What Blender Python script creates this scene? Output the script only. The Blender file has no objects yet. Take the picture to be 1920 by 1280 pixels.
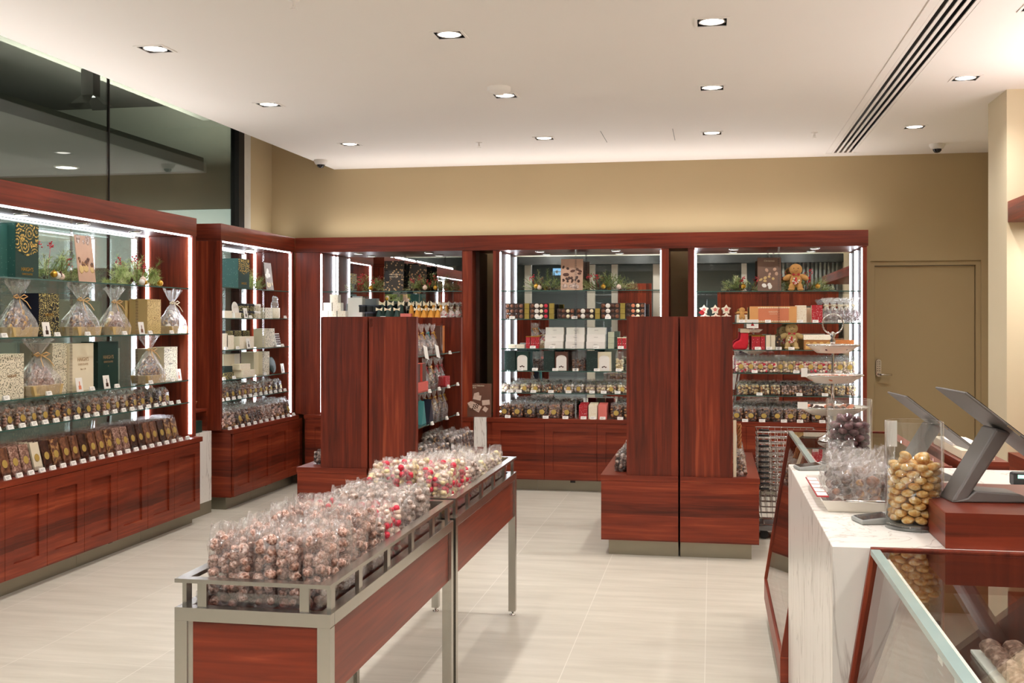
import bpy, math, random
from mathutils import Vector, Matrix, Euler, noise
PI = math.pi
S = bpy.context.scene
COL = S.collection
rnd = random.Random(7)

# ------------------------------------------------------------------ camera, world, exposure
F_PX, HY, CAM_H = 2050.0, 602.0, 1.5
YAW = math.atan(375 / F_PX)
cam_d = bpy.data.cameras.new('camera')
cam = bpy.data.objects.new('camera', cam_d)
COL.objects.link(cam)
cam.location = (0, 0, CAM_H)
cam.rotation_euler = (PI / 2, 0, YAW)
cam_d.sensor_width = 36
cam_d.lens = 36 * F_PX / 1920
cam_d.shift_y = -(640 - HY) / 1920
cam_d.clip_start = 0.05
S.camera = cam
S.view_settings.view_transform = 'Standard'
S.view_settings.look = 'None'
S.view_settings.exposure = 0.34
S.view_settings.gamma = 1
S.view_settings.use_curve_mapping = False
S.cycles.max_bounces = 8
S.cycles.diffuse_bounces = 5
S.cycles.use_adaptive_sampling = True
S.cycles.adaptive_threshold = 0.06
S.cycles.glossy_bounces = 4
S.cycles.transparent_max_bounces = 20
S.cycles.sample_clamp_indirect = 4
S.cycles.caustics_reflective = False
S.cycles.caustics_refractive = False
W = bpy.data.worlds.new('world')
S.world = W
W.use_nodes = True
W.node_tree.nodes['Background'].inputs[0].default_value = (0.5, 0.55, 0.62, 1)
W.node_tree.nodes['Background'].inputs[1].default_value = 0.05

_c, _s = math.cos(YAW), math.sin(YAW)


def ray(u, v):
    a = (u - 960) / F_PX
    return (a * _c - _s, a * _s + _c, (HY - v) / F_PX)


def xa(u, Y):
    'world X of picture column u on the plane Y'
    r = ray(u, 600)
    return r[0] * Y / r[1]


def ya(u, X):
    'world Y of picture column u on the plane X'
    r = ray(u, 600)
    return r[1] * X / r[0]


CEIL = 2.99
LX = (-3.0, -1.345, 0.0, 1.53)
LY = (-0.74, 0.84, 2.4, 3.97, 5.54, 7.1, 8.81)
DOWN_W, STRIP_E, COVE_W, MALL_W = 45.5, 14.0, 9.5, 800.0
WARM = (1.0, 0.965, 0.95)
UP_W = 46.0
UPC = (1.0, 0.97, 0.95)
COOL = (0.86, 0.92, 1.0)


def lamp(name, kind, loc, power, color, rot=(0, 0, 0), size=0.1, size_y=None, spot=None, blend=0.5, parent=None):
    d = bpy.data.lights.new(name, kind)
    d.energy = power
    d.color = color
    if kind == 'AREA':
        d.size = size
        if size_y:
            d.shape = 'RECTANGLE'
            d.size_y = size_y
    else:
        d.shadow_soft_size = size
    if spot:
        d.spot_size = math.radians(spot)
        d.spot_blend = blend
    o = bpy.data.objects.new(name, d)
    COL.objects.link(o)
    o.location = loc
    o.rotation_euler = rot
    if parent:
        o.parent = parent
    return o


# warm uplights hidden on top of the back cabinets wash the back wall and the ceiling
for k in range(5):
    lamp('cove_and_fill_uplight', 'AREA', (-3.25 + k * 1.02, 10.08, 2.31), COVE_W / 5, UPC, (PI - 0.1, 0, 0), 1.0, 0.06)
lamp('cove_and_fill_uplight', 'AREA', (-4.15, 9.9, 2.31), COVE_W / 14, UPC, (PI, 0, 0), 0.05, 0.5)
for k in range(4):
    lamp('cove_and_fill_uplight', 'AREA', (-3.1 + k * 1.25, 9.97, 2.275), UP_W * 0.085, UPC, (PI + 1.0, 0, 0), 1.2, 0.03)
for k in range(4):  # added fill lamps on the left cabinet top, to brighten the ceiling
    lamp('cove_and_fill_uplight', 'AREA', (-4.0, 3.8 + k * 1.1, 2.31), UP_W * 0.09, UPC, (0, PI + 1.0, 0), 0.06, 1.0)
for k in range(4):  # added fill lamps above the right canopy, also for the ceiling
    lamp('cove_and_fill_uplight', 'AREA', (2.2, 1.2 + k * 1.7, 2.31), UP_W * 0.24, UPC, (0, PI - 0.9, 0), 0.06, 1.4)
for k in range(3):  # added unseen fill behind the camera, lifts the ceiling brightness
    lamp('cove_and_fill_uplight', 'AREA', (-2.9 + k * 2.0, -1.12, 2.72), UP_W * 9.0, UPC, (PI - 1.0, 0, 0), 1.6, 0.06)
# dim light of the mall beyond the glass
lamp('mall_light', 'AREA', (-8.5, 8.5, 3.2), MALL_W, (1.0, 0.9, 0.8), (0, 0, 0), 3.0, 5.0)
lamp('mall_light', 'AREA', (-6.2, 10.3, 3.5), MALL_W * 0.35, (1, 0.93, 0.75), (PI, 0, 0), 0.1, 4.0)
lamp('mall_light', 'AREA', (-1.5, -6.0, 3.1), MALL_W * 0.35, (0.95, 0.93, 0.95), (0, 0, 0), 4.0, 3.0)


# ------------------------------------------------------------------ materials
def srgb(r, g, b):
    f = lambda c: ((c / 255) / 12.92) if c / 255 <= 0.04045 else (((c / 255) + 0.055) / 1.055) ** 2.4
    return (f(r), f(g), f(b), 1)


MATS = {}


def newmat(name):
    m = bpy.data.materials.new(name)
    m.use_nodes = True
    n = m.node_tree.nodes
    return m, n, m.node_tree.links, n['Principled BSDF']


def pm(name, col, rough=0.5, metal=0.0, spec=0.5, var=0.06, scale=20, bump=0.0, coat=0.0, trans=0.0):
    if name in MATS:
        return MATS[name]
    m, n, l, b = newmat(name)
    c = srgb(*col)
    tc = n.new('ShaderNodeTexCoord')
    nz = n.new('ShaderNodeTexNoise')
    nz.inputs['Scale'].default_value = scale
    l.new(tc.outputs['Object'], nz.inputs['Vector'])
    mr = n.new('ShaderNodeMixRGB')
    mr.inputs[1].default_value = tuple(x * (1 - var) for x in c[:3]) + (1,)
    mr.inputs[2].default_value = tuple(min(1, x * (1 + var)) for x in c[:3]) + (1,)
    l.new(nz.outputs['Fac'], mr.inputs[0])
    l.new(mr.outputs[0], b.inputs['Base Color'])
    b.inputs['Roughness'].default_value = rough
    b.inputs['Metallic'].default_value = metal
    b.inputs['Specular IOR Level'].default_value = spec
    b.inputs['Coat Weight'].default_value = coat
    if bump:
        bp = n.new('ShaderNodeBump')
        bp.inputs['Strength'].default_value = bump
        bp.inputs['Distance'].default_value = 0.005
        l.new(nz.outputs['Fac'], bp.inputs['Height'])
        l.new(bp.outputs[0], b.inputs['Normal'])
    MATS[name] = m
    return m


def wood(name, vertical, tone=1.0):
    m, n, l, b = newmat(name)
    tc = n.new('ShaderNodeTexCoord')
    sep = n.new('ShaderNodeSeparateXYZ')
    l.new(tc.outputs['Object'], sep.inputs[0])

    def math_(op, a, bb=None):
        q = n.new('ShaderNodeMath')
        q.operation = op
        for i, x in enumerate((a, bb)):
            if x is None:
                continue
            if isinstance(x, (int, float)):
                q.inputs[i].default_value = x
            else:
                l.new(x, q.inputs[i])
        return q.outputs[0]
    mp = n.new('ShaderNodeMapping')
    mp.inputs['Scale'].default_value = (26, 26, 1.3) if vertical else (1.3, 1.3, 26)
    l.new(tc.outputs['Object'], mp.inputs[0])
    nz = n.new('ShaderNodeTexNoise')
    nz.inputs['Scale'].default_value = 1.6
    nz.inputs['Detail'].default_value = 7
    nz.inputs['Distortion'].default_value = 0.6
    l.new(mp.outputs[0], nz.inputs['Vector'])
    across = math_('ADD', sep.outputs[0], sep.outputs[1]) if vertical else sep.outputs[2]
    warp = n.new('ShaderNodeTexNoise')
    warp.inputs['Scale'].default_value = 0.9
    l.new(tc.outputs['Object'], warp.inputs['Vector'])
    wv = math_('MULTIPLY', warp.outputs['Fac'], 0.10)
    q = math_('FLOOR', math_('MULTIPLY', math_('ADD', across, wv), 13.0))
    wn = n.new('ShaderNodeTexWhiteNoise')
    wn.noise_dimensions = '1D'
    l.new(q, wn.inputs['W'])
    f = math_('ADD', math_('MULTIPLY', nz.outputs['Fac'], 0.80), math_('MULTIPLY', wn.outputs['Value'], 0.30))
    cr = n.new('ShaderNodeValToRGB')
    e = cr.color_ramp.elements
    t = tone
    e[0].position, e[0].color = 0.25, srgb(66 * t, 25 * t, 15 * t)
    e[1].position, e[1].color = 0.88, srgb(158 * t, 76 * t, 46 * t)
    x = e.new(0.5)
    x.color = srgb(106 * t, 40 * t, 23 * t)
    x = e.new(0.68)
    x.color = srgb(126 * t, 50 * t, 29 * t)
    l.new(f, cr.inputs[0])
    l.new(cr.outputs[0], b.inputs['Base Color'])
    b.inputs['Roughness'].default_value = 0.36
    b.inputs['Specular IOR Level'].default_value = 0.32
    MATS[name] = m
    return m


WV = wood('jarrah veneer upright grain', True)
WH = wood('jarrah veneer level grain', False)
STEEL = pm('brushed steel', (186, 182, 174), 0.25, 1.0, var=0.05, scale=60)
CHROME = pm('polished chrome', (215, 213, 210), 0.12, 1.0, var=0.02)
PLINTH = pm('steel kickplate', (152, 145, 128), 0.38, 0.85, var=0.05, scale=8)
BLACK = pm('black', (16, 15, 15), 0.5)
DARKG = pm('dark recess', (30, 26, 22), 0.8)
WHITE = pm('white card', (238, 234, 226), 0.6, var=0.02)
PLAS = pm('white plastic', (228, 224, 216), 0.4, var=0.02)
CREAM = pm('cream card', (232, 220, 192), 0.55, var=0.03)
BEIGE = pm('kraft gold card', (206, 176, 118), 0.5, var=0.06)
GREEN = pm('deep green card', (18, 52, 44), 0.4, var=0.1, scale=60)
GOLD = pm('gold foil', (206, 158, 66), 0.28, 0.9, var=0.15, scale=80)
STICK = pm('gold sticker', (190, 160, 84), 0.4, 0.35, var=0.15, scale=200)
RED = pm('red card', (168, 34, 40), 0.4, var=0.1)
PINK = pm('pink card', (222, 120, 110), 0.45, var=0.1)
CORAL = pm('coral card', (214, 128, 92), 0.5, var=0.05)
GREY = pm('dark grey plastic', (108, 104, 101), 0.45, var=0.05)
SCREEN = pm('black screen glass', (18, 18, 22), 0.12, var=0.02)
NAVY = pm('dark navy card', (28, 32, 48), 0.4)
TEALC = pm('teal card', (70, 140, 140), 0.5)
BROWNC = pm('brown card', (86, 52, 38), 0.5, var=0.15)
CEILM = pm('ceiling paint', (247, 243, 236), 0.75, var=0.01, scale=2)
OLIVE = pm('olive wall paint', (184, 164, 126), 0.75, var=0.02, scale=3)
PALE = pm('pale wall paint', (214, 200, 168), 0.7, var=0.02, scale=3)
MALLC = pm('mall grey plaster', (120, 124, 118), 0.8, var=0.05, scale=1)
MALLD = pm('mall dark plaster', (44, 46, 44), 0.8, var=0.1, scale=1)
FRAMEW = pm('window frame paint', (206, 200, 186), 0.5)
LBROWN = pm('ginger plush', (196, 146, 84), 0.9, var=0.12, scale=90, bump=0.5)
PLUSHB = pm('pale plush', (200, 172, 118), 0.95, var=0.12, scale=90, bump=0.5)
REDF = pm('red felt', (196, 28, 44), 0.9, var=0.1, scale=60)


def emis(name, col, e):
    m, n, l, b = newmat(name)
    b.inputs['Base Color'].default_value = (0.8, 0.8, 0.8, 1)
    b.inputs['Emission Color'].default_value = (*col, 1)
    b.inputs['Emission Strength'].default_value = e
    MATS[name] = m
    return m


STRIP = emis('led strip', COOL, STRIP_E)
LENS = emis('downlight lens', (1.0, 0.93, 0.84), 5.0)
PUCK = emis('puck lens', (1.0, 0.95, 0.9), 1.6)
EXITM = emis('exit sign blue', (0.1, 0.45, 0.8), 0.9)
SHOPL = emis('far shop light', (0.62, 0.85, 0.8), 0.45)


def marble(name):
    m, n, l, b = newmat(name)
    tc = n.new('ShaderNodeTexCoord')
    mp = n.new('ShaderNodeMapping')
    mp.inputs['Rotation'].default_value = (0.1, 0.25, 0.12)
    mp.inputs['Scale'].default_value = (2.2, 2.2, 0.45)
    l.new(tc.outputs['Object'], mp.inputs[0])
    nz = n.new('ShaderNodeTexNoise')
    nz.inputs['Scale'].default_value = 2.1
    nz.inputs['Detail'].default_value = 8
    nz.inputs['Distortion'].default_value = 0.9
    l.new(mp.outputs[0], nz.inputs['Vector'])
    cr = n.new('ShaderNodeValToRGB')
    e = cr.color_ramp.elements
    wv, gv = srgb(242, 238, 230), srgb(204, 197, 188)
    e[0].position, e[0].color = 0.0, wv
    e[1].position, e[1].color = 1.0, wv
    for p, c in ((0.485, wv), (0.5, gv), (0.512, wv), (0.6, wv), (0.608, srgb(205, 198, 188)), (0.616, wv)):
        e.new(p).color = c
    l.new(nz.outputs['Fac'], cr.inputs[0])
    l.new(cr.outputs[0], b.inputs['Base Color'])
    b.inputs['Roughness'].default_value = 0.25
    return m


MARBLE = marble('white marble')


def floor_mat():
    m, n, l, b = newmat('stone look floor tile')
    tc = n.new('ShaderNodeTexCoord')
    mp = n.new('ShaderNodeMapping')
    mp.inputs['Location'].default_value = (0.0, 0.0, 0)
    mp.inputs['Rotation'].default_value = (0, 0, PI / 2)
    l.new(tc.outputs['Object'], mp.inputs[0])
    br = n.new('ShaderNodeTexBrick')
    br.offset = 0.0
    br.inputs['Scale'].default_value = 1
    br.inputs['Brick Width'].default_value = 1.82
    br.inputs['Row Height'].default_value = 0.6
    br.inputs['Mortar Size'].default_value = 0.0016
    br.inputs['Mortar Smooth'].default_value = 0.1
    br.inputs['Color1'].default_value = (0, 0, 0, 1)
    br.inputs['Color2'].default_value = (1, 1, 1, 1)
    br.inputs['Bias'].default_value = 0
    mp.inputs['Location'].default_value = (0.75, 0.03, 0)
    l.new(mp.outputs[0], br.inputs['Vector'])
    mp2 = n.new('ShaderNodeMapping')
    mp2.inputs['Scale'].default_value = (0.7, 5, 1)
    l.new(tc.outputs['Object'], mp2.inputs[0])
    nz = n.new('ShaderNodeTexNoise')
    nz.inputs['Scale'].default_value = 2.2
    nz.inputs['Detail'].default_value = 9
    nz.inputs['Roughness'].default_value = 0.65
    l.new(mp2.outputs[0], nz.inputs['Vector'])
    cr = n.new('ShaderNodeValToRGB')
    cr.color_ramp.elements[0].position = 0.3
    cr.color_ramp.elements[0].color = srgb(186, 179, 163)
    cr.color_ramp.elements[1].position = 0.7
    cr.color_ramp.elements[1].color = srgb(208, 201, 186)
    l.new(nz.outputs['Fac'], cr.inputs[0])
    mx = n.new('ShaderNodeMixRGB')
    mx.blend_type = 'MULTIPLY'
    mx.inputs[0].default_value = 0.05
    l.new(cr.outputs[0], mx.inputs[1])
    l.new(br.outputs['Color'], mx.inputs[2])
    mx2 = n.new('ShaderNodeMixRGB')
    l.new(br.outputs['Fac'], mx2.inputs[0])
    l.new(mx.outputs[0], mx2.inputs[1])
    mx2.inputs[2].default_value = srgb(218, 212, 199)
    l.new(mx2.outputs[0], b.inputs['Base Color'])
    b.inputs['Roughness'].default_value = 0.42
    b.inputs['Specular IOR Level'].default_value = 0.4
    return m


FLOORM = floor_mat()


def glassy(name, tint=(0.95, 0.98, 0.96), rough=0.02, gl=0.9, base=0.03, haze=0.0, bump=0.0, bscale=60, ior=1.45, hazecol=(0.9, 0.88, 0.84)):
    'clear pane or film: transparency with a Fresnel reflection'
    m, n, l, b = newmat(name)
    n.remove(b)
    out = n['Material Output']
    tr = n.new('ShaderNodeBsdfTransparent')
    tr.inputs[0].default_value = (*tint, 1)
    g = n.new('ShaderNodeBsdfGlossy')
    g.inputs['Color'].default_value = (gl, gl, gl, 1)
    g.inputs['Roughness'].default_value = rough
    geo = n.new('ShaderNodeNewGeometry')
    dt = n.new('ShaderNodeVectorMath')
    dt.operation = 'DOT_PRODUCT'
    l.new(geo.outputs['Incoming'], dt.inputs[0])
    l.new(geo.outputs['Normal'], dt.inputs[1])

    def mth(op, a_, b_=None):
        q = n.new('ShaderNodeMath')
        q.operation = op
        q.use_clamp = op == 'ADD'
        for i_, x_ in enumerate((a_, b_)):
            if x_ is None:
                continue
            if isinstance(x_, (int, float)):
                q.inputs[i_].default_value = x_
            else:
                l.new(x_, q.inputs[i_])
        return q.outputs[0]
    ab = mth('ABSOLUTE', dt.outputs['Value'])
    sch = mth('POWER', mth('SUBTRACT', 1.0, ab), 4.0)
    fac = mth('ADD', mth('MULTIPLY', sch, 0.85), base + 0.04)
    if bump:
        tc = n.new('ShaderNodeTexCoord')
        nz = n.new('ShaderNodeTexNoise')
        nz.inputs['Scale'].default_value = bscale
        nz.inputs['Detail'].default_value = 3
        nz.inputs['Distortion'].default_value = 1.5
        l.new(tc.outputs['Object'], nz.inputs['Vector'])
        bp = n.new('ShaderNodeBump')
        bp.inputs['Strength'].default_value = bump
        bp.inputs['Distance'].default_value = 0.01
        l.new(nz.outputs['Fac'], bp.inputs['Height'])
        l.new(bp.outputs[0], g.inputs['Normal'])
        l.new(bp.outputs[0], dt.inputs[1])
    mx = n.new('ShaderNodeMixShader')
    l.new(fac, mx.inputs[0])
    l.new(tr.outputs[0], mx.inputs[1])
    l.new(g.outputs[0], mx.inputs[2])
    last = mx
    if haze:
        d = n.new('ShaderNodeBsdfDiffuse')
        d.inputs[0].default_value = (*hazecol, 1)
        m2 = n.new('ShaderNodeMixShader')
        m2.inputs[0].default_value = haze
        l.new(last.outputs[0], m2.inputs[1])
        l.new(d.outputs[0], m2.inputs[2])
        last = m2
    l.new(last.outputs[0], out.inputs[0])
    MATS[name] = m
    return m


SHELFG = glassy('shelf glass', (0.93, 0.975, 0.95), 0.01, 0.9, 0.0)
EDGEG = pm('green glass edge', (62, 92, 84), 0.2, var=0.05)
WINDG = glassy('shopfront glass', (0.74, 0.78, 0.76), 0.01, 0.8, 0.02)
CASEG = glassy('case glass', (0.95, 0.975, 0.96), 0.01, 0.9, 0.01)
EDGEB = pm('blue green glass edge', (150, 172, 168), 0.12, var=0.1, scale=8)
JARG = glassy('jar glass', (0.97, 0.98, 0.975), 0.01, 0.95, 0.01)
ACRY = glassy('clear acrylic', (0.95, 0.95, 0.96), 0.03, 0.9, 0.05)
FILM = glassy('crinkled clear film', (0.98, 0.975, 0.97), 0.14, 1.0, 0.085, 0.085, 1.0, 30, hazecol=(0.98, 0.95, 0.93))
SLEEVE = glassy('clear bar sleeve', (0.98, 0.975, 0.97), 0.12, 1.0, 0.015, 0.0, 0.25, 60)
FILMS = glassy('clear pouch film', (0.97, 0.965, 0.96), 0.2, 1.0, 0.06, 0.02, 1.0, 80)
FILMH = glassy('gathered clear cellophane', (0.98, 0.975, 0.97), 0.25, 1.0, 0.12, 0.06, 1.0, 32)
JARB = glassy('thick jar base glass', (0.84, 0.86, 0.85), 0.03, 1.0, 0.16)
BACKG = glassy('rear glass of wall cabinet', (0.75, 0.78, 0.765), 0.005, 0.85, 0.08)


def mirror():
    m, n, l, b = newmat('mirror')
    b.inputs['Base Color'].default_value = (0.72, 0.74, 0.73, 1)
    b.inputs['Metallic'].default_value = 1
    b.inputs['Roughness'].default_value = 0.01
    return m


MIRROR = mirror()


def chunk(name, c1, c2, c3, rough=0.4, scale=40, bump=0.6):
    m, n, l, b = newmat(name)
    tc = n.new('ShaderNodeTexCoord')
    nz = n.new('ShaderNodeTexNoise')
    nz.inputs['Scale'].default_value = scale
    nz.inputs['Detail'].default_value = 4
    l.new(tc.outputs['Object'], nz.inputs['Vector'])
    cr = n.new('ShaderNodeValToRGB')
    e = cr.color_ramp.elements
    e[0].position, e[0].color = 0.35, srgb(*c1)
    e[1].position, e[1].color = 0.66, srgb(*c3)
    e.new(0.5).color = srgb(*c2)
    l.new(nz.outputs['Fac'], cr.inputs[0])
    l.new(cr.outputs[0], b.inputs['Base Color'])
    b.inputs['Roughness'].default_value = rough
    bp = n.new('ShaderNodeBump')
    bp.inputs['Strength'].default_value = bump
    bp.inputs['Distance'].default_value = 0.004
    nz2 = n.new('ShaderNodeTexNoise')
    nz2.inputs['Scale'].default_value = scale * 4
    l.new(tc.outputs['Object'], nz2.inputs['Vector'])
    l.new(nz2.outputs['Fac'], bp.inputs['Height'])
    l.new(bp.outputs[0], b.inputs['Normal'])
    MATS[name] = m
    return m


ROCKY = chunk('pink nut and chocolate clusters', (118, 76, 58), (214, 166, 146), (250, 226, 214), 0.35, 150)
FRECK = chunk('speckled milk chocolate', (104, 68, 52), (150, 108, 90), (214, 178, 160), 0.45, 90)
CHOC = chunk('dark chocolate', (34, 20, 15), (58, 34, 25), (96, 60, 44), 0.3, 30, 0.2)
MILK = chunk('milk chocolate', (74, 44, 30), (112, 70, 48), (156, 106, 76), 0.35, 30, 0.2)
NUTS = chunk('chocolate nut mix', (48, 28, 20), (110, 66, 44), (196, 150, 92), 0.4, 50, 0.4)
GREYC = chunk('pale cocoa dusted clusters', (126, 104, 90), (184, 160, 146), (230, 214, 204), 0.55, 60)
CREAMC = chunk('white chocolate balls', (206, 180, 124), (232, 214, 168), (246, 236, 206), 0.4, 30, 0.1)
GFOIL = pm('gold foil ball', (236, 214, 164), 0.28, 0.25, var=0.2, scale=150, bump=0.5)
RFOIL = pm('red foil ball', (214, 58, 78), 0.28, 0.35, var=0.2, scale=150, bump=0.5)
PFOIL = pm('pale pink foil ball', (240, 214, 196), 0.3, 0.2, var=0.15, scale=150, bump=0.5)
PURP = chunk('purple coated berries', (58, 24, 34), (92, 46, 58), (140, 92, 100), 0.25, 30, 0.1)
COPPER = chunk('copper foil rounds', (216, 152, 74), (242, 194, 116), (255, 238, 196), 0.25, 60, 0.4)
NEEDLE = chunk('pine needles', (128, 158, 84), (184, 202, 124), (236, 240, 190), 0.6, 14, 0.1)
BARK = pm('twig bark', (92, 62, 40), 0.9)
BERRY = pm('red berries', (190, 30, 46), 0.3)
RIBBON = pm('satin ribbon', (226, 178, 116), 0.35, var=0.1)
WRIB = pm('cream ribbon', (238, 222, 190), 0.4, var=0.05)
CERAM = pm('white ceramic', (236, 230, 220), 0.2, var=0.02)
WICKER = pm('wicker', (150, 92, 48), 0.7, var=0.3, scale=120, bump=0.6)
LATTE = pm('pale wood board', (214, 176, 120), 0.6)


def filigree(name, basec, inkc, scale=16, thr=0.5):
    'leafy scroll print on card'
    m, n, l, b = newmat(name)
    tc = n.new('ShaderNodeTexCoord')
    wv = n.new('ShaderNodeTexVoronoi')
    wv.inputs['Scale'].default_value = scale
    l.new(tc.outputs['Object'], wv.inputs['Vector'])
    sn = n.new('ShaderNodeMath')
    sn.operation = 'MULTIPLY'
    sn.inputs[1].default_value = 26.0
    l.new(wv.outputs['Distance'], sn.inputs[0])
    s2 = n.new('ShaderNodeMath')
    s2.operation = 'SINE'
    l.new(sn.outputs[0], s2.inputs[0])
    vo = n.new('ShaderNodeTexVoronoi')
    vo.feature = 'DISTANCE_TO_EDGE'
    vo.inputs['Scale'].default_value = scale * 3.1
    l.new(tc.outputs['Object'], vo.inputs['Vector'])
    a = n.new('ShaderNodeMath')
    a.operation = 'GREATER_THAN'
    a.inputs[1].default_value = thr - 0.3
    l.new(s2.outputs[0], a.inputs[0])
    c = n.new('ShaderNodeMath')
    c.operation = 'GREATER_THAN'
    c.inputs[1].default_value = 0.07
    l.new(vo.outputs['Distance'], c.inputs[0])
    p = n.new('ShaderNodeMath')
    p.operation = 'MULTIPLY'
    l.new(a.outputs[0], p.inputs[0])
    l.new(c.outputs[0], p.inputs[1])
    mx = n.new('ShaderNodeMixRGB')
    mx.inputs[1].default_value = srgb(*basec)
    mx.inputs[2].default_value = srgb(*inkc)
    l.new(p.outputs[0], mx.inputs[0])
    l.new(mx.outputs[0], b.inputs['Base Color'])
    b.inputs['Roughness'].default_value = 0.45
    return m


def dotted(name, basec, inkc, scale=60, thr=0.18):
    m, n, l, b = newmat(name)
    tc = n.new('ShaderNodeTexCoord')
    vo = n.new('ShaderNodeTexVoronoi')
    vo.inputs['Scale'].default_value = scale
    l.new(tc.outputs['Object'], vo.inputs['Vector'])
    a = n.new('ShaderNodeMath')
    a.operation = 'LESS_THAN'
    a.inputs[1].default_value = thr
    l.new(vo.outputs['Distance'], a.inputs[0])
    mx = n.new('ShaderNodeMixRGB')
    mx.inputs[1].default_value = srgb(*basec)
    mx.inputs[2].default_value = srgb(*inkc)
    l.new(a.outputs[0], mx.inputs[0])
    l.new(mx.outputs[0], b.inputs['Base Color'])
    b.inputs['Roughness'].default_value = 0.5
    return m


FIL_G = filigree('gold scroll print on green', (16, 46, 38), (206, 170, 84), 15, 0.55)
FIL_K = filigree('gold scroll print on black', (24, 24, 24), (206, 190, 120), 22, 0.5)
FIL_C = filigree('grey scroll print on cream', (232, 222, 198), (120, 116, 92), 22, 0.6)
FIL_B = filigree('scroll print on kraft gold', (216, 190, 128), (150, 116, 60), 22, 0.62)
DOT_G = dotted('pale specks on green', (42, 86, 78), (150, 180, 170), 70, 0.12)
DOT_D = dotted('pale specks on dark green', (14, 40, 34), (130, 150, 140), 70, 0.12)
DOT_R = dotted('white dots on red', (178, 32, 44), (244, 226, 220), 90, 0.2)
DOT_W = dotted('pastel dots on cream', (242, 232, 210), (206, 170, 120), 90, 0.2)
CONF = dotted('sweets pattern on dark board', (50, 42, 32), (186, 150, 104), 42, 0.34)


# ------------------------------------------------------------------ mesh builder
def _ico(sub):
    t = (1 + 5 ** 0.5) / 2
    v = [Vector(p).normalized() for p in [(-1, t, 0), (1, t, 0), (-1, -t, 0), (1, -t, 0), (0, -1, t), (0, 1, t), (0, -1, -t), (0, 1, -t), (t, 0, -1), (t, 0, 1), (-t, 0, -1), (-t, 0, 1)]]
    f = [(0, 11, 5), (0, 5, 1), (0, 1, 7), (0, 7, 10), (0, 10, 11), (1, 5, 9), (5, 11, 4), (11, 10, 2), (10, 7, 6), (7, 1, 8), (3, 9, 4), (3, 4, 2), (3, 2, 6), (3, 6, 8), (3, 8, 9), (4, 9, 5), (2, 4, 11), (6, 2, 10), (8, 6, 7), (9, 8, 1)]
    for _ in range(sub):
        c, nf = {}, []

        def mid(a, b):
            k = (min(a, b), max(a, b))
            if k not in c:
                v.append(((v[a] + v[b]) / 2).normalized())
                c[k] = len(v) - 1
            return c[k]
        for a, b, d in f:
            x, y, z = mid(a, b), mid(b, d), mid(d, a)
            nf += [(a, x, z), (b, y, x), (d, z, y), (x, y, z)]
        f = nf
    return v, f


ICO = [_ico(0), _ico(1), _ico(2)]


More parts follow.
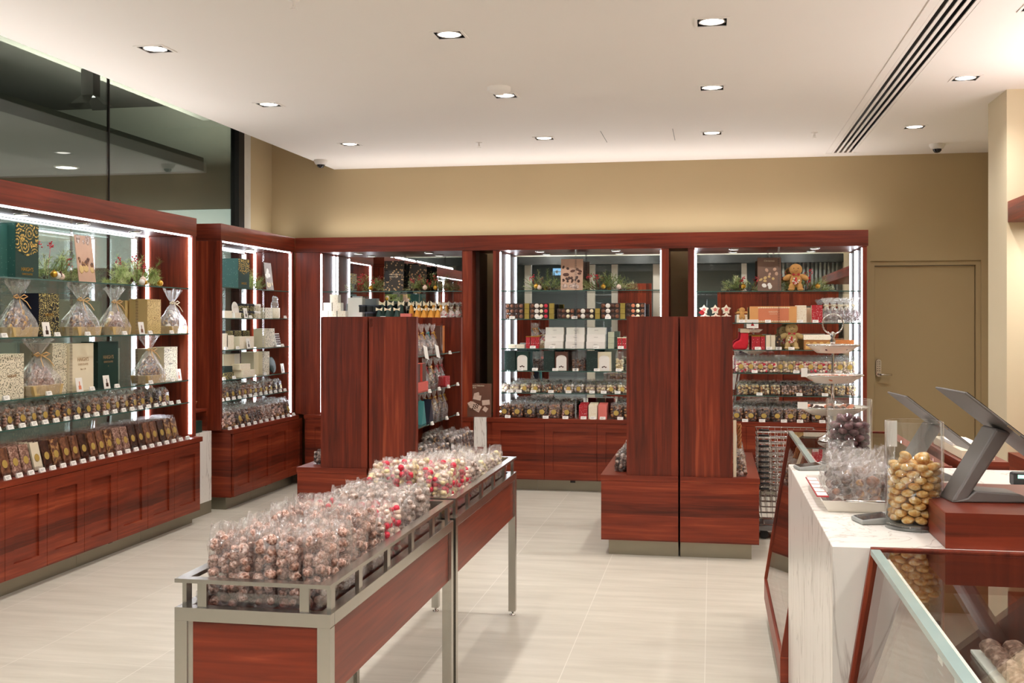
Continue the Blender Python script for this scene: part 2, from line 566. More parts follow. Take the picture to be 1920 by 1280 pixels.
class MB:
    def __init__(self):
        self.v, self.f, self.m, self.s = [], [], [], []
        self.X = None

    def add(self, vs, fs, mat=0, smooth=False):
        o = len(self.v)
        for p in vs:
            p = Vector(p)
            self.v.append(self.X @ p if self.X else p)
        for f in fs:
            self.f.append(tuple(i + o for i in f))
            self.m.append(mat)
            self.s.append(smooth)
        return self

    def box(self, x0, x1, y0, y1, z0, z1, mat=0, front=None):
        vs = [(x0, y0, z0), (x1, y0, z0), (x1, y1, z0), (x0, y1, z0), (x0, y0, z1), (x1, y0, z1), (x1, y1, z1), (x0, y1, z1)]
        fs = [(0, 3, 2, 1), (4, 5, 6, 7), (2, 3, 7, 6), (0, 4, 7, 3), (1, 2, 6, 5)]
        self.add(vs, fs, mat)
        self.add(vs, [(0, 1, 5, 4)], mat if front is None else front)
        return self

    def prism(self, pts, a, b, axis='z', mat=0):
        n = len(pts)

        def P(p, t):
            return (p[0], p[1], t) if axis == 'z' else ((p[0], t, p[1]) if axis == 'y' else (t, p[0], p[1]))
        vs = [P(p, a) for p in pts] + [P(p, b) for p in pts]
        fs = [tuple(range(n)), tuple(reversed(range(n, 2 * n)))] + [(i, i + n, (i + 1) % n + n, (i + 1) % n) for i in range(n)]
        return self.add(vs, fs, mat)

    def tube(self, path, r, seg=8, mat=0, closed=False):
        path = [Vector(p) for p in path]
        n = len(path)
        vs, fs = [], []
        prev = None
        for i, p in enumerate(path):
            if closed:
                d = path[(i + 1) % n] - path[i - 1]
            else:
                d = path[min(i + 1, n - 1)] - path[max(i - 1, 0)]
            d.normalize()
            up = prev if prev is not None else (Vector((0, 0, 1)) if abs(d.z) < 0.9 else Vector((1, 0, 0)))
            a = (up - d * up.dot(d)).normalized()
            prev = a
            b = d.cross(a)
            rr = r[i] if isinstance(r, (list, tuple)) else r
            for k in range(seg):
                t = 2 * PI * k / seg
                vs.append(p + (a * math.cos(t) + b * math.sin(t)) * rr)
        for i in range(n if closed else n - 1):
            j = (i + 1) % n
            for k in range(seg):
                k2 = (k + 1) % seg
                fs.append((i * seg + k, i * seg + k2, j * seg + k2, j * seg + k))
        if not closed:
            fs += [tuple(reversed(range(seg))), tuple((n - 1) * seg + k for k in range(seg))]
        return self.add(vs, fs, mat, True)

    def lathe(self, prof, seg=24, c=(0, 0, 0), mat=0, caps=True, smooth=True, sx=1, sy=1):
        vs, fs = [], []
        for r, z in prof:
            for k in range(seg):
                t = 2 * PI * k / seg
                vs.append((c[0] + r * sx * math.cos(t), c[1] + r * sy * math.sin(t), c[2] + z))
        n = len(prof)
        for i in range(n - 1):
            for k in range(seg):
                k2 = (k + 1) % seg
                fs.append((i * seg + k, i * seg + k2, (i + 1) * seg + k2, (i + 1) * seg + k))
        self.add(vs, fs, mat, smooth)
        if caps:
            o = [(vs[k]) for k in range(seg)]
            if prof[0][0] > 1e-5:
                self.add(o, [tuple(reversed(range(seg)))], mat)
            if prof[-1][0] > 1e-5:
                self.add([vs[(n - 1) * seg + k] for k in range(seg)], [tuple(range(seg))], mat)
        return self

    def ball(self, c, r, sub=1, mat=0, rot=None, jit=0.0, rr=None):
        vs, fs = ICO[sub]
        r = r if isinstance(r, (tuple, list)) else (r, r, r)
        R = Euler(rot).to_matrix() if rot else None
        out = []
        for v in vs:
            k = 1 + (rr.uniform(-jit, jit) if jit else 0)
            p = Vector((v.x * r[0] * k, v.y * r[1] * k, v.z * r[2] * k))
            if R:
                p = R @ p
            out.append(p + Vector(c))
        return self.add(out, fs, mat, True)

    def mesh(self, name, mats):
        me = bpy.data.meshes.new(name)
        me.from_pydata([tuple(v) for v in self.v], [], self.f)
        for m in mats:
            me.materials.append(m)
        me.polygons.foreach_set('material_index', self.m)
        me.polygons.foreach_set('use_smooth', self.s)
        me.update()
        return me

    def build(self, name, mats, parent=None, bevel=0.0, world=True):
        mats = mats if isinstance(mats, (list, tuple)) else [mats]
        off = None
        o = bpy.data.objects.new(name, self.mesh(name, mats))
        COL.objects.link(o)
        if parent:
            o.parent = parent
        if bevel:
            b = o.modifiers.new('bevel', 'BEVEL')
            b.width = bevel
            b.segments = 2
            b.limit_method = 'ANGLE'
        return o


def tag(o, label=None, cat=None, group=None, kind=None):
    if label:
        o['label'] = label
    if cat:
        o['category'] = cat
    if group:
        o['group'] = group
    if kind:
        o['kind'] = kind
    return o


def thing(name, label, cat, loc=(0, 0, 0), rz=0.0, group=None):
    o = bpy.data.objects.new(name, None)
    o.empty_display_size = 0.05
    COL.objects.link(o)
    o.location = loc
    o.rotation_euler = (0, 0, rz)
    return tag(o, label, cat, group)


def struct(name, mb, mat, bevel=0, label=None):
    o = mb.build(name, mat, None, bevel)
    return tag(o, label, None, None, 'structure')


KIDS = {}


def copy_tree(o, parent=None):
    c = o.copy()
    COL.objects.link(c)
    c.parent = parent
    for ch in o.children:
        copy_tree(ch, c)
    return c


PROTO = {}


def put(key, make, loc, rz, label, cat, group=None, scale=None, tilt=None):
    'first use builds the thing, later uses copy it with its parts'
    if key in PROTO:
        o = copy_tree(PROTO[key])
    else:
        o = make()
        PROTO[key] = o
    o.location = loc
    o.rotation_euler = (tilt or 0, 0, rz)
    if scale:
        o.scale = scale if isinstance(scale, (tuple, list)) else (scale,) * 3
    else:
        o.scale = (1, 1, 1)
    o['label'] = label
    o['category'] = cat
    if group:
        o['group'] = group
    elif 'group' in o:
        del o['group']
    return o


def text(body, size, loc, rot, mat, parent=None, name='lettering', ext=0.0006, align='CENTER'):
    d = bpy.data.curves.new(name, 'FONT')
    d.body = body
    d.size = size
    d.align_x = align
    d.align_y = 'CENTER'
    d.extrude = ext
    d.materials.append(mat)
    o = bpy.data.objects.new(name, d)
    COL.objects.link(o)
    o.location = loc
    o.rotation_euler = rot
    if parent:
        o.parent = parent
    return o


ORD = ['zeroth', 'first', 'second', 'third', 'fourth', 'fifth', 'sixth', 'seventh', 'eighth', 'ninth', 'tenth', 'eleventh', 'twelfth', 'thirteenth', 'fourteenth', 'fifteenth', 'sixteenth', 'seventeenth', 'eighteenth', 'nineteenth', 'twentieth', 'twenty-first', 'twenty-second', 'twenty-third', 'twenty-fourth', 'twenty-fifth', 'twenty-sixth', 'twenty-seventh', 'twenty-eighth', 'twenty-ninth', 'thirtieth']
# ------------------------------------------------------------------ the room
BACKY, LWX, RWX = 10.25, -4.3, 2.4


def sheet(x0, x1, y0, y1, z0, z1, holes):
    'slab with rectangular holes right through it'
    xs = sorted({x0, x1, *[h[0] for h in holes], *[h[1] for h in holes]})
    ys = sorted({y0, y1, *[h[2] for h in holes], *[h[3] for h in holes]})
    mb = MB()
    for i in range(len(xs) - 1):
        # merge runs along y to keep the count low
        run = None
        for j in range(len(ys) - 1):
            cx, cy = (xs[i] + xs[i + 1]) / 2, (ys[j] + ys[j + 1]) / 2
            hole = any(h[0] < cx < h[1] and h[2] < cy < h[3] for h in holes)
            if not hole and run is None:
                run = ys[j]
            if hole and run is not None:
                mb.box(xs[i], xs[i + 1], run, ys[j], z0, z1)
                run = None
        if run is not None:
            mb.box(xs[i], xs[i + 1], run, ys[-1], z0, z1)
    return mb


HS = 0.072
lights = [(x, y) for y in LY for x in LX]
slot = (1.04, 1.226, 1.5, 10.02)
holes = [(x - HS, x + HS, y - HS, y + HS) for x, y in lights] + [slot]
struct('floor', MB().box(-4.4, 2.5, -1.3, 10.35, -0.1, 0), FLOORM)
struct('ceiling', sheet(-3.65, RWX, -1.3, BACKY, CEIL, CEIL + 0.1, holes), CEILM)
struct('ceiling.001', MB().box(-4.4, 2.5, -1.3, 10.35, 3.45, 3.55), CEILM)
struct('wall_back', MB().box(-4.4, 1.40, BACKY, BACKY + 0.12, 0, 3.45).box(1.40, 2.34, BACKY, BACKY + 0.12, 2.04, 3.45).box(2.34, 2.5, BACKY, BACKY + 0.12, 0, 3.45), OLIVE)
struct('wall_left', MB().box(-4.4, LWX, 9.70, BACKY, 0, 3.45), OLIVE)
struct('wall_right', MB().box(RWX, 2.5, -1.3, BACKY, 0, 3.45), PALE)
struct('wall_pier', MB().box(1.865, RWX, 7.49, 7.97, 0, CEIL), PALE)
struct('trim_1', MB().box(-4.36, -4.28, 9.44, 9.56, 0, 3.45), BLACK)
struct('trim_2', MB().box(-4.36, -4.28, 9.56, 9.70, 0, 3.45), FRAMEW)
for i, (a, b) in enumerate([(7.315, 9.44), (4.9, 7.305), (2.5, 4.89), (0.6, 2.49), (-1.2, 0.59)]):
    struct('window_%d' % (i + 1), MB().box(-4.335, -4.323, a, b, 0.02, 3.45), WINDG)
for i, yy in enumerate([7.31, 4.895, 2.495, 0.595]):
    struct('trim_%d' % (i + 3), MB().box(-4.338, -4.32, yy - 0.006, yy + 0.006, 0.0, 3.45), DARKG)
# door in the back wall: recessed flush leaf painted like the wall
dr = thing('door_1', 'olive painted flush door with keypad lock in the back wall', 'door', (1.87, BACKY + 0.07, 0))
dr['kind'] = 'structure'
MB().box(-0.425, 0.425, -0.02, 0.03, 0.005, 1.995).build('door_leaf', OLIVE, dr, 0.003)
MB().box(-0.47, -0.43, -0.05, 0.05, 0, 2.04).box(0.43, 0.47, -0.05, 0.05, 0, 2.04).box(-0.43, 0.43, -0.05, 0.05, 2.0, 2.04).build('door_frame', OLIVE, dr, 0.002)
lk = thing('keypad_lock', 'oblong chrome push button keypad lock with lever handle on the olive door', 'lock', (1.475, BACKY + 0.048, 1.08))
mb = MB()
pts = []
for k in range(24):
    t = 2 * PI * k / 24
    pts.append((0.024 * math.cos(t), 0.055 * (1 if math.sin(t) >= 0 else -1) + 0.024 * math.sin(t)))
mb.prism(pts, -0.03, 0, 'y')
mb.build('lock_body', CHROME, lk, 0.002)
mb = MB()
for r_ in range(5):
    for c_ in (-1, 1):
        mb.X = Matrix.Translation((c_ * 0.009, -0.031, 0.055 - r_ * 0.02)) @ Matrix.Rotation(PI / 2, 4, 'X')
        mb.lathe([(0.005, 0), (0.005, 0.006), (0.002, 0.007)], 8)
mb.X = None
mb.build('button', STEEL, lk)
MB().tube([(0, -0.03, -0.058), (0, -0.06, -0.058), (0.02, -0.068, -0.058), (0.11, -0.066, -0.06)], 0.008, 8).build('lever_handle', CHROME, lk)

struct('trim_12', MB().box(-4.3, 2.4, -1.04, -1.01, 2.60, 2.76).box(-4.3, 2.4, -1.18, -1.04, 2.60, 2.62), MALLD)  # added lip that screens the rear fill lamps from the mirrors
# mall beyond the glass on the left
struct('ground_mall', MB().box(-16, -4.4, -10, 18, -0.1, 0), MALLC)
struct('ground_mall.001', MB().box(-4.4, 8, -10, -1.3, -0.1, 0), MALLC)
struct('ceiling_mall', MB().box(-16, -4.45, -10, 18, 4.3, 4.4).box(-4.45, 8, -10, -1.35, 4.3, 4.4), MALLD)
struct('ceiling_mall.001', MB().box(-16, -6.0, -10, 12.24, 3.30, 3.46), MALLC)
struct('wall_mall', MB().box(-16, -4.4, 13.2, 13.3, 2.95, 4.4).box(-16, -4.4, 13.2, 13.3, 0, 2.2).box(-16, -15.9, -10, 13.2, 0, 4.4).box(-16, 8, -10.1, -10, 0, 4.4).box(8, 8.1, -10, -1.3, 0, 4.4), MALLC)
struct('wall_mall.001', MB().box(-16, -4.4, 13.25, 13.3, 2.2, 2.95), SHOPL)
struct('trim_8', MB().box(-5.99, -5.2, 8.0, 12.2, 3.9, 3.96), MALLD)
tl = thing('track_spotlight', 'black spotlight with open barn doors hanging in the mall beyond the glass', 'spotlight', (-5.6, 9.16, 3.9))
mb = MB()
mb.lathe([(0.012, 0), (0.012, -0.12)], 8)
mb.box(-0.06, 0.06, -0.06, 0.06, -0.34, -0.1)
mb.build('lamp_body', BLACK, tl, 0.004)
for a in (0, PI / 2, PI, PI * 1.5):
    mb = MB()
    mb.X = Matrix.Rotation(a, 4, 'Z')
    mb.add([(-0.06, 0.06, -0.34), (0.06, 0.06, -0.34), (0.09, 0.17, -0.43), (-0.09, 0.17, -0.43), (-0.06, 0.064, -0.345), (0.06, 0.064, -0.345), (0.09, 0.174, -0.435), (-0.09, 0.174, -0.435)], [(0, 1, 2, 3), (7, 6, 5, 4), (0, 4, 5, 1), (3, 2, 6, 7), (1, 5, 6, 2), (0, 3, 7, 4)])
    mb.build('barn_door', BLACK, tl)
MB().lathe([(0.001, -0.341), (0.05, -0.342)], 16).build('lamp_lens', PUCK, tl)
md = thing('mall_downlight', 'round lit downlight in the mall soffit beyond the glass', 'downlight', (-7.4, 11.6, 3.30))
MB().lathe([(0.14, 0), (0.14, -0.012), (0.115, -0.015), (0.115, 0)], 24).build('trim_ring', PLAS, md)
MB().lathe([(0.001, -0.008), (0.114, -0.008)], 24, smooth=False).build('lamp_lens', LENS, md)

# shopfront behind the camera, seen in the mirrors
mb = MB()
for a, b in ((-4.3, -4.1), (-3.63, -3.5), (-2.4, -2.24), (-1.92, -1.8), (-1.12, -0.98), (0.55, 0.65), (1.4, 1.5)):
    mb.box(a, b, -1.28, -1.18, 0, 2.75)
mb.box(-4.3, 2.4, -1.28, -1.18, 2.69, 2.79)
struct('trim_9', mb, FRAMEW, 0.003)
mb = MB().box(1.5, 2.4, -1.28, -1.18, 0, 2.69)
for k in range(18):
    mb.box(1.0 + k * 0.075, 1.04 + k * 0.075, -1.16, -1.12, 2.05, 2.69)
struct('wall_front', MB().box(-4.3, 2.4, -1.28, -1.18, 2.79, 3.45), MALLD)
struct('wall_front.001', mb, MALLC)
for lb, a, c, h in (('cherry wood tall panel at the right of the shopfront, reflected in the right mirror', 0.1, 2.3, 2.02), ('narrow cherry wood tall panel in the shopfront, reflected in the middle mirror', -1.77, -1.13, 2.22)):
    q_ = thing('shopfront_cabinet', lb, 'panel', ((a + c) / 2, -0.95, 0))
    MB().box(a - (a + c) / 2, c - (a + c) / 2, -0.05, 0.05, 0, h).build('panel_board', WV, q_, 0.002)
struct('window_6', MB().box(-4.1, -3.63, -1.235, -1.225, 0, 2.69).box(-2.24, -1.92, -1.235, -1.225, 0, 2.69).box(-1.8, -1.12, -1.235, -1.225, 0, 2.69).box(-0.98, 0.55, -1.235, -1.225, 0, 2.69), WINDG)
ex = thing('exit_sign', 'small blue lit exit arrow sign reflected in the middle cabinet mirror', 'sign', (-3.0, -1.9, 2.5))
MB().box(-0.17, 0.17, -0.02, 0.02, -0.07, 0.07).build('sign_panel', EXITM, ex, 0.004)
MB().tube([(0, 0, 0.07), (0, 0, 1.8)], 0.008, 6).build('hanger', BLACK, ex)
mb = MB()
mb.box(-0.1, 0.1, -0.001, 0.024, -0.01, 0.01)
mb.prism([(-0.13, 0), (-0.07, 0.045), (-0.07, -0.045)], 0, 0.024, 'y')
mb.build('arrow', WHITE, ex)

# ------------------------------------------------------------------ ceiling fittings
def make_downlight():
    t = thing('ceiling_downlight', None, None)
    mb = MB()
    a, b = HS, 0.086
    for (x0, x1, y0, y1) in ((-b, b, -b, -a), (-b, b, a, b), (-b, -a, -a, a), (a, b, -a, a)):
        mb.box(x0, x1, y0, y1, -0.004, -0.0002)
    mb.build('trim_frame', CEILM, t)
    mb = MB()
    c = a - 0.001
    mb.add([(-c, -c, 0), (c, -c, 0), (c, c, 0), (-c, c, 0), (-c, -c, 0.09), (c, -c, 0.09), (c, c, 0.09), (-c, c, 0.09)],
           [(0, 1, 5, 4), (1, 2, 6, 5), (2, 3, 7, 6), (3, 0, 4, 7), (4, 5, 6, 7)])
    mb.build('recess_box', BLACK, t)
    mb = MB()
    mb.lathe([(0.059, 0.01), (0.066, 0.01), (0.068, 0.002), (0.064, -0.002), (0.059, 0.0), (0.059, 0.01)], 28, caps=False)
    mb.build('lamp_ring', STEEL, t)
    mb = MB()
    mb.lathe([(0.0005, -0.006), (0.03, -0.0045), (0.0585, 0.001)], 28, caps=False)
    mb.build('lamp_lens', LENS, t)
    return t


colw = {-3.0: 'column nearest the glass wall', -1.345: 'second column from the glass wall', 0.0: 'third column from the glass wall', 1.53: 'column right of the air slot'}
roww = {8.81: 'row nearest the back wall', 7.1: 'second row from the back wall', 5.54: 'third row from the back wall', 3.97: 'fourth row', 2.4: 'fifth row', 0.84: 'sixth row', -0.74: 'seventh row'}
for x, y in lights:
    put('dl', make_downlight, (x, y, CEIL), 0, 'square recessed downlight, %s, %s' % (roww[y], colw[x]), 'downlight', 'square recessed ceiling downlights')
    lamp('downlight_beam', 'SPOT', (x, y, CEIL - 0.02), DOWN_W, WARM, (0, 0, 0), 0.05, spot=150, blend=0.9)

sd = thing('slot_diffuser', 'long white air slot diffuser with four dark slots in the ceiling', 'air vent', (1.133, 5.76, CEIL))
L2 = 4.26
mb = MB()
for k in range(5):
    c = (k - 2) * 0.0415
    mb.box(c - 0.009, c + 0.009, -L2, L2, -0.003, 0.003)
mb.box(-0.14, -0.094, -L2 - 0.03, L2 + 0.03, -0.004, -0.0005).box(0.094, 0.125, -L2 - 0.03, L2 + 0.03, -0.004, -0.0005).box(-0.14, 0.125, L2, L2 + 0.03, -0.004, -0.0005)
mb.build('vent_blade', CEILM, sd)
MB().box(-0.0925, 0.0925, -L2 + 0.003, L2 - 0.003, 0.09, 0.099).box(-0.0925, -0.090, -L2 + 0.003, L2 - 0.003, 0.005, 0.09).box(0.090, 0.0925, -L2 + 0.003, L2 - 0.003, 0.005, 0.09).build('vent_box', BLACK, sd)


def make_cam():
    t = thing('dome_camera', None, None)
    MB().lathe([(0.062, 0), (0.064, -0.012), (0.05, -0.04), (0.036, -0.044), (0.036, -0.04)], 28).build('camera_housing', PLAS, t)
    MB().lathe([(0.036, -0.04), (0.034, -0.056), (0.022, -0.07), (0.001, -0.075)], 24).build('camera_dome', SCREEN, t)
    return t


put('dc', make_cam, (-3.56, 9.63, CEIL), 0, 'white dome security camera at the far left corner of the ceiling', 'security camera', 'dome cameras')
put('dc', make_cam, (1.863, 9.69, CEIL), 0, 'white dome security camera on the ceiling above the olive door', 'security camera', 'dome cameras')
ap = thing('ceiling_sensor', 'round white ceiling sensor beside a downlight of the second row', 'sensor', (-1.335, 6.84, CEIL))
MB().lathe([(0.075, 0), (0.075, -0.02), (0.06, -0.032), (0.03, -0.036), (0.03, -0.046), (0.001, -0.05)], 28).build('sensor_housing', CEILM, ap)


def make_spr():
    t = thing('fire_sprinkler', None, None)
    mb = MB()
    mb.lathe([(0.028, 0), (0.026, -0.004), (0.008, -0.006), (0.006, -0.03)], 16)
    mb.lathe([(0.017, -0.042), (0.017, -0.044)], 12)
    mb.tube([(0.006, 0, -0.02), (0.009, 0, -0.032), (0, 0, -0.042)], 0.0015, 5).tube([(-0.006, 0, -0.02), (-0.009, 0, -0.032), (0, 0, -0.042)], 0.0015, 5)
    mb.build('sprinkler_head', CEILM, t)
    return t


for x, y, w in ((-1.912, 8.92, 'left of the last downlight row'), (0.795, 8.92, 'just left of the air slot'), (-1.909, 4.81, 'at the top edge of the view')):
    put('sp', make_spr, (x, y, CEIL), 0, 'small white ceiling fire sprinkler %s' % w, 'sprinkler', 'fire sprinklers')
mb = MB()
for x in (-0.86, -0.30):
    mb.box(x - 0.002, x + 0.002, 8.55, 9.1, CEIL - 0.0015, CEIL - 0.0005)
struct('trim_10', mb, MALLC)


# ------------------------------------------------------------------ wall cabinets
SH = (1.775, 1.52, 1.257, 1.058, 0.862)
BT = 0.64    # top of the low cupboards


def standard(mb, x, y, z0, z1):
    'notched clear shelf standard'
    mb.box(x - 0.008, x + 0.008, y - 0.004, y + 0.004, z0, z1)
    k = z0 + 0.03
    while k < z1:
        mb.box(x - 0.0085, x + 0.0085, y - 0.0055, y + 0.0055, k, k + 0.005)
        k += 0.02


def cabinet(name, label, loc, rz, x0, x1, ox0, ox1, bx0, bx1, doors, shelves, stds, back, pucks, fascia=None, strips=('l', 'r'), endl=False, endr=False, depth=0.45, frontst=True, kick=None):
    """local x along the front, local y into the depth; x0..x1 outer uprights, ox opening, bx base"""
    t = thing(name, label, 'display cabinet', loc, rz, 'wall display cabinets')
    f0, f1 = fascia or (x0, x1)
    MB().box(f0, f1, 0, depth, 2.135, 2.27).build('canopy', WH, t, 0.002)
    for a, b in ((x0, ox0), (ox1, x1)):
        if b - a > 0.001:
            MB().box(a, b, 0.006, depth, BT, 2.134).build('side_panel', WV, t, 0.0015)
    MB().box(ox0, ox1, depth - 0.03, depth - 0.02, BT, 2.134).build('back_panel', back, t)
    MB().box(bx0, bx1, -0.062, depth, BT - 0.035, BT - 0.0005).build('worktop', WH, t, 0.002)
    MB().box(bx0 + 0.002, bx1 - 0.002, -0.04, depth, 0.098, BT - 0.036).build('base_body', WH, t)
    kx0, kx1 = bx0 + (0.02 if endl else 0), bx1 - (0.02 if endr else 0)
    ks = [kx0] + (kick or []) + [kx1]
    for a, b in zip(ks[:-1], ks[1:]):
        MB().box(a + 0.001, b - 0.001, 0.012, depth - 0.01, 0.0, 0.097).build('kickplate', PLINTH, t)
    for a, b in zip(doors[:-1], doors[1:]):
        mb = MB()
        a += 0.0015
        b -= 0.0015
        z0, z1 = 0.101, BT - 0.038
        fw = min(0.075, (b - a) * 0.22)
        mb.box(a, a + fw, -0.060, -0.041, z0, z1).box(b - fw, b, -0.060, -0.041, z0, z1)
        mb.box(a + fw, b - fw, -0.060, -0.041, z0, z0 + fw).box(a + fw, b - fw, -0.060, -0.041, z1 - fw, z1)
        mb.box(a + fw, b - fw, -0.050, -0.041, z0 + fw, z1 - fw)
        mb.build('cupboard_door', WH, t, 0.0015)
    for z in shelves:
        MB().box(ox0 + 0.003, ox1 - 0.003, 0.02, depth - 0.035, z - 0.008, z, 0, 1).build('glass_shelf', [SHELFG, EDGEG], t)
    for s in strips:
        x = ox0 + 0.005 if s == 'l' else ox1 - 0.005
        MB().box(x - 0.004, x + 0.004, 0.016, 0.036, BT + 0.02, 2.12).build('light_strip', STRIP, t)
        MB().box(x - 0.004, x + 0.004, depth - 0.09, depth - 0.068, BT + 0.02, 2.12).build('light_strip', STRIP, t)
    if 't' in frontst if isinstance(frontst, str) else frontst:
        MB().box(ox0 + 0.01, ox1 - 0.01, 0.022, 0.034, 2.127, 2.135).build('light_strip', STRIP, t)
        MB().box(ox0 + 0.01, ox1 - 0.01, depth - 0.09, depth - 0.078, 2.127, 2.135).build('light_strip', STRIP, t)
    for x, y in stds:
        mb = MB()
        standard(mb, x, y, BT, 2.133)
        mb.build('shelf_standard', ACRY, t)
    for x in pucks:
        p = MB().lathe([(0.045, 0), (0.045, -0.006), (0.036, -0.008)], 24, (x, depth * 0.5, 2.135)).build('puck_light', STEEL, t)
        MB().lathe([(0.0005, -0.0085), (0.036, -0.0085)], 24, (x, depth * 0.5, 2.135), caps=False).build('lens', PUCK, p)
    return t


# large left cabinet: local x = world Y - A0
A0, AX = 3.2, -3.8
adoors = [ya(u, -3.745) - A0 for u in (8, 87, 157, 219, 276, 326, 374)]
w_ = adoors[1] - adoors[0]
adoors = [adoors[0] - w_ * k for k in (5, 4, 3, 2, 1)] + adoors
aend = ya(378.5, -3.745) - A0
cabA = cabinet('wall_display_cabinet', 'longest cherry wood wall cabinet with lit glass shelves against the left glass wall', (AX, A0, 0), PI / 2,
               0, 4.436, 0.05, 4.386, 0, aend, adoors, (1.745, 1.41, 1.065, 0.90), [(ya(128, -3.83) - A0, 0.012), (ya(252, -3.83) - A0, 0.012), (ya(18, -4.1) - A0, 0.37), (ya(152, -4.1) - A0, 0.37), (0.9, 0.012), (1.7, 0.012)], BACKG,
               [0.6, 1.3, 2.0, 2.65, 3.3, 3.95], endr=True, kick=[ya(144, -3.81) - A0, ya(264, -3.81) - A0])
# second left cabinet
B0 = 8.05
b1 = 9.60 - B0
bdoors = [ya(u, -3.745) - B0 for u in (437.5, 473.5, 508, 540.5, 566)]
cabB = cabinet('wall_display_cabinet', 'short cherry wood wall cabinet between the longest cabinet and the back corner', (AX, B0, 0), PI / 2,
               0, b1, 0.035, b1 - 0.05, ya(437, -3.74) - B0, b1 - 0.06, bdoors, (SH[0], 1.525, 1.27, 1.03, 0.862), [(ya(490, -3.83) - B0, 0.012)], BACKG,
               [0.45, 1.05], endl=True, fascia=(0, b1 - 0.002), kick=[ya(470, -3.81) - B0, ya(527, -3.81) - B0])
# back cabinets: local x = world X, front plane Y = 9.6
FY = 9.6
cab1 = cabinet('wall_display_cabinet', 'left cabinet on the back wall, mirrored, partly behind the left floor display', (0, FY, 0), 0,
               -3.8, -2.12, -3.556, -2.215, -3.69, -2.10, [-3.66, -3.30, -2.9, -2.5, -2.12], SH, [(xa(757, 10.0), 0.39)], MIRROR,
               [xa(671, 9.8), xa(803, 9.8)], fascia=(-3.799, -2.2), strips=('l',), frontst=False)
cab2 = cabinet('wall_display_cabinet', 'middle cabinet on the back wall, mirrored, with assorted boxes', (0, FY, 0), 0,
               -1.93, -0.37, -1.87, -0.434, -1.975, -0.345, [-1.925, -1.455, -0.99, -0.50, -0.36], SH, [(xa(1080, 9.63), 0.012), (xa(1098, 10.0), 0.39)], MIRROR,
               [xa(1012, 9.8), xa(1154, 9.8)], fascia=(-2.199, -0.181), frontst=False, strips=('l', 'r'), kick=[xa(1010, 9.68)])
cab3 = cabinet('wall_display_cabinet', 'right cabinet on the back wall, mirrored, with the gingerbread toys', (0, FY, 0), 0,
               -0.205, 1.285, -0.15, 1.25, -0.26, 1.29, [-0.2, 0.29, 0.78, 1.27], (1.76, 1.487, 1.255, 1.055, 0.862), [(xa(1440, 10.0), 0.39), (xa(1460, 9.63), 0.012)], MIRROR,
               [xa(1376, 9.8), xa(1528, 9.8)], fascia=(-0.18, 1.295), frontst=False, strips=('l', 'r'))
for cab_, xx in ((cabA, ya(207, -3.81) - A0), (cabB, ya(499, -3.81) - B0), (cab2, xa(1074, 9.61))):
    MB().box(xx - 0.022, xx + 0.022, 0.008, 0.0115, 0.072, 0.097).build('finger_notch', BLACK, cab_)
# dark recess beside the first back cabinet
struct('trim_11', MB().box(-2.118, -2.085, 9.75, 10.1, 0.66, 2.13), pm('dark stained wood', (62, 38, 26), 0.5), 0.002)
# marble plinths in the gaps
def marble_plinth(label, x0, x1, y0, y1):
    t = thing('marble_plinth', label, 'plinth', ((x0 + x1) / 2, (y0 + y1) / 2, 0))
    a, b = (x1 - x0) / 2, (y1 - y0) / 2
    MB().box(-a, a, -b, b, 0.095, 0.64).build('marble_block', MARBLE, t, 0.002)
    MB().box(-a + 0.002, a - 0.002, -b + 0.01, b, 0, 0.094).build('kickplate', PLINTH, t)
    return t


marble_plinth('white marble plinth between the left and middle back wall cabinets', -2.095, -1.98, 9.56, 10.05)
marble_plinth('white marble plinth between the longest and the short left cabinet', -4.2, -3.87, 7.66, 8.03)
MB  # poster on the plinth
po = thing('chocolate_box_poster', 'brown poster of open chocolate boxes standing on the back marble plinth', 'poster', (-2.04, 9.6, 0.641))
po.rotation_euler = (-0.05, 0, 0)
MB().box(-0.125, 0.095, 0.0, 0.006, 0, 0.30, 0).build('poster_board', pm('poster brown', (104, 68, 52), 0.45, var=0.35, scale=9), po)
mb = MB()
for (x, z, w, h, a) in ((-0.035, 0.175, 0.07, 0.045, 0.2), (-0.04, 0.205, 0.045, 0.025, -0.3), (-0.05, 0.09, 0.10, 0.06, 0.5), (0.045, 0.13, 0.07, 0.045, -0.1), (0.04, 0.07, 0.04, 0.04, 0.6), (-0.10, 0.12, 0.04, 0.03, -0.5)):
    mb.X = Matrix.Translation((x, -0.001, z)) @ Matrix.Rotation(a, 4, 'Y')
    mb.box(-w / 2, w / 2, -0.0012, 0, -h / 2, h / 2)
mb.X = None
mb.build('printed_boxes', pm('printed box tone', (206, 180, 162), 0.5, var=0.2, scale=40), po)
mb = MB()
for i in range(3):
    for j in range(3):
        mb.ball((-0.075 + i * 0.02 + j * 0.006, -0.003, 0.075 + j * 0.016 + i * 0.004), (0.007, 0.0012, 0.007), 1)
mb.box(-0.1, -0.02, -0.0022, -0.002, 0.06, 0.062)
mb.build('printed_chocolates', CHOC, po)
text('Signature Selection', 0.018, (-0.11, -0.001, 0.28), (PI / 2, 0, 0), CREAM, po, 'poster_title', align='LEFT')
text('OF GIFTS', 0.016, (-0.11, -0.001, 0.262), (PI / 2, 0, 0), CREAM, po, 'poster_title', align='LEFT')

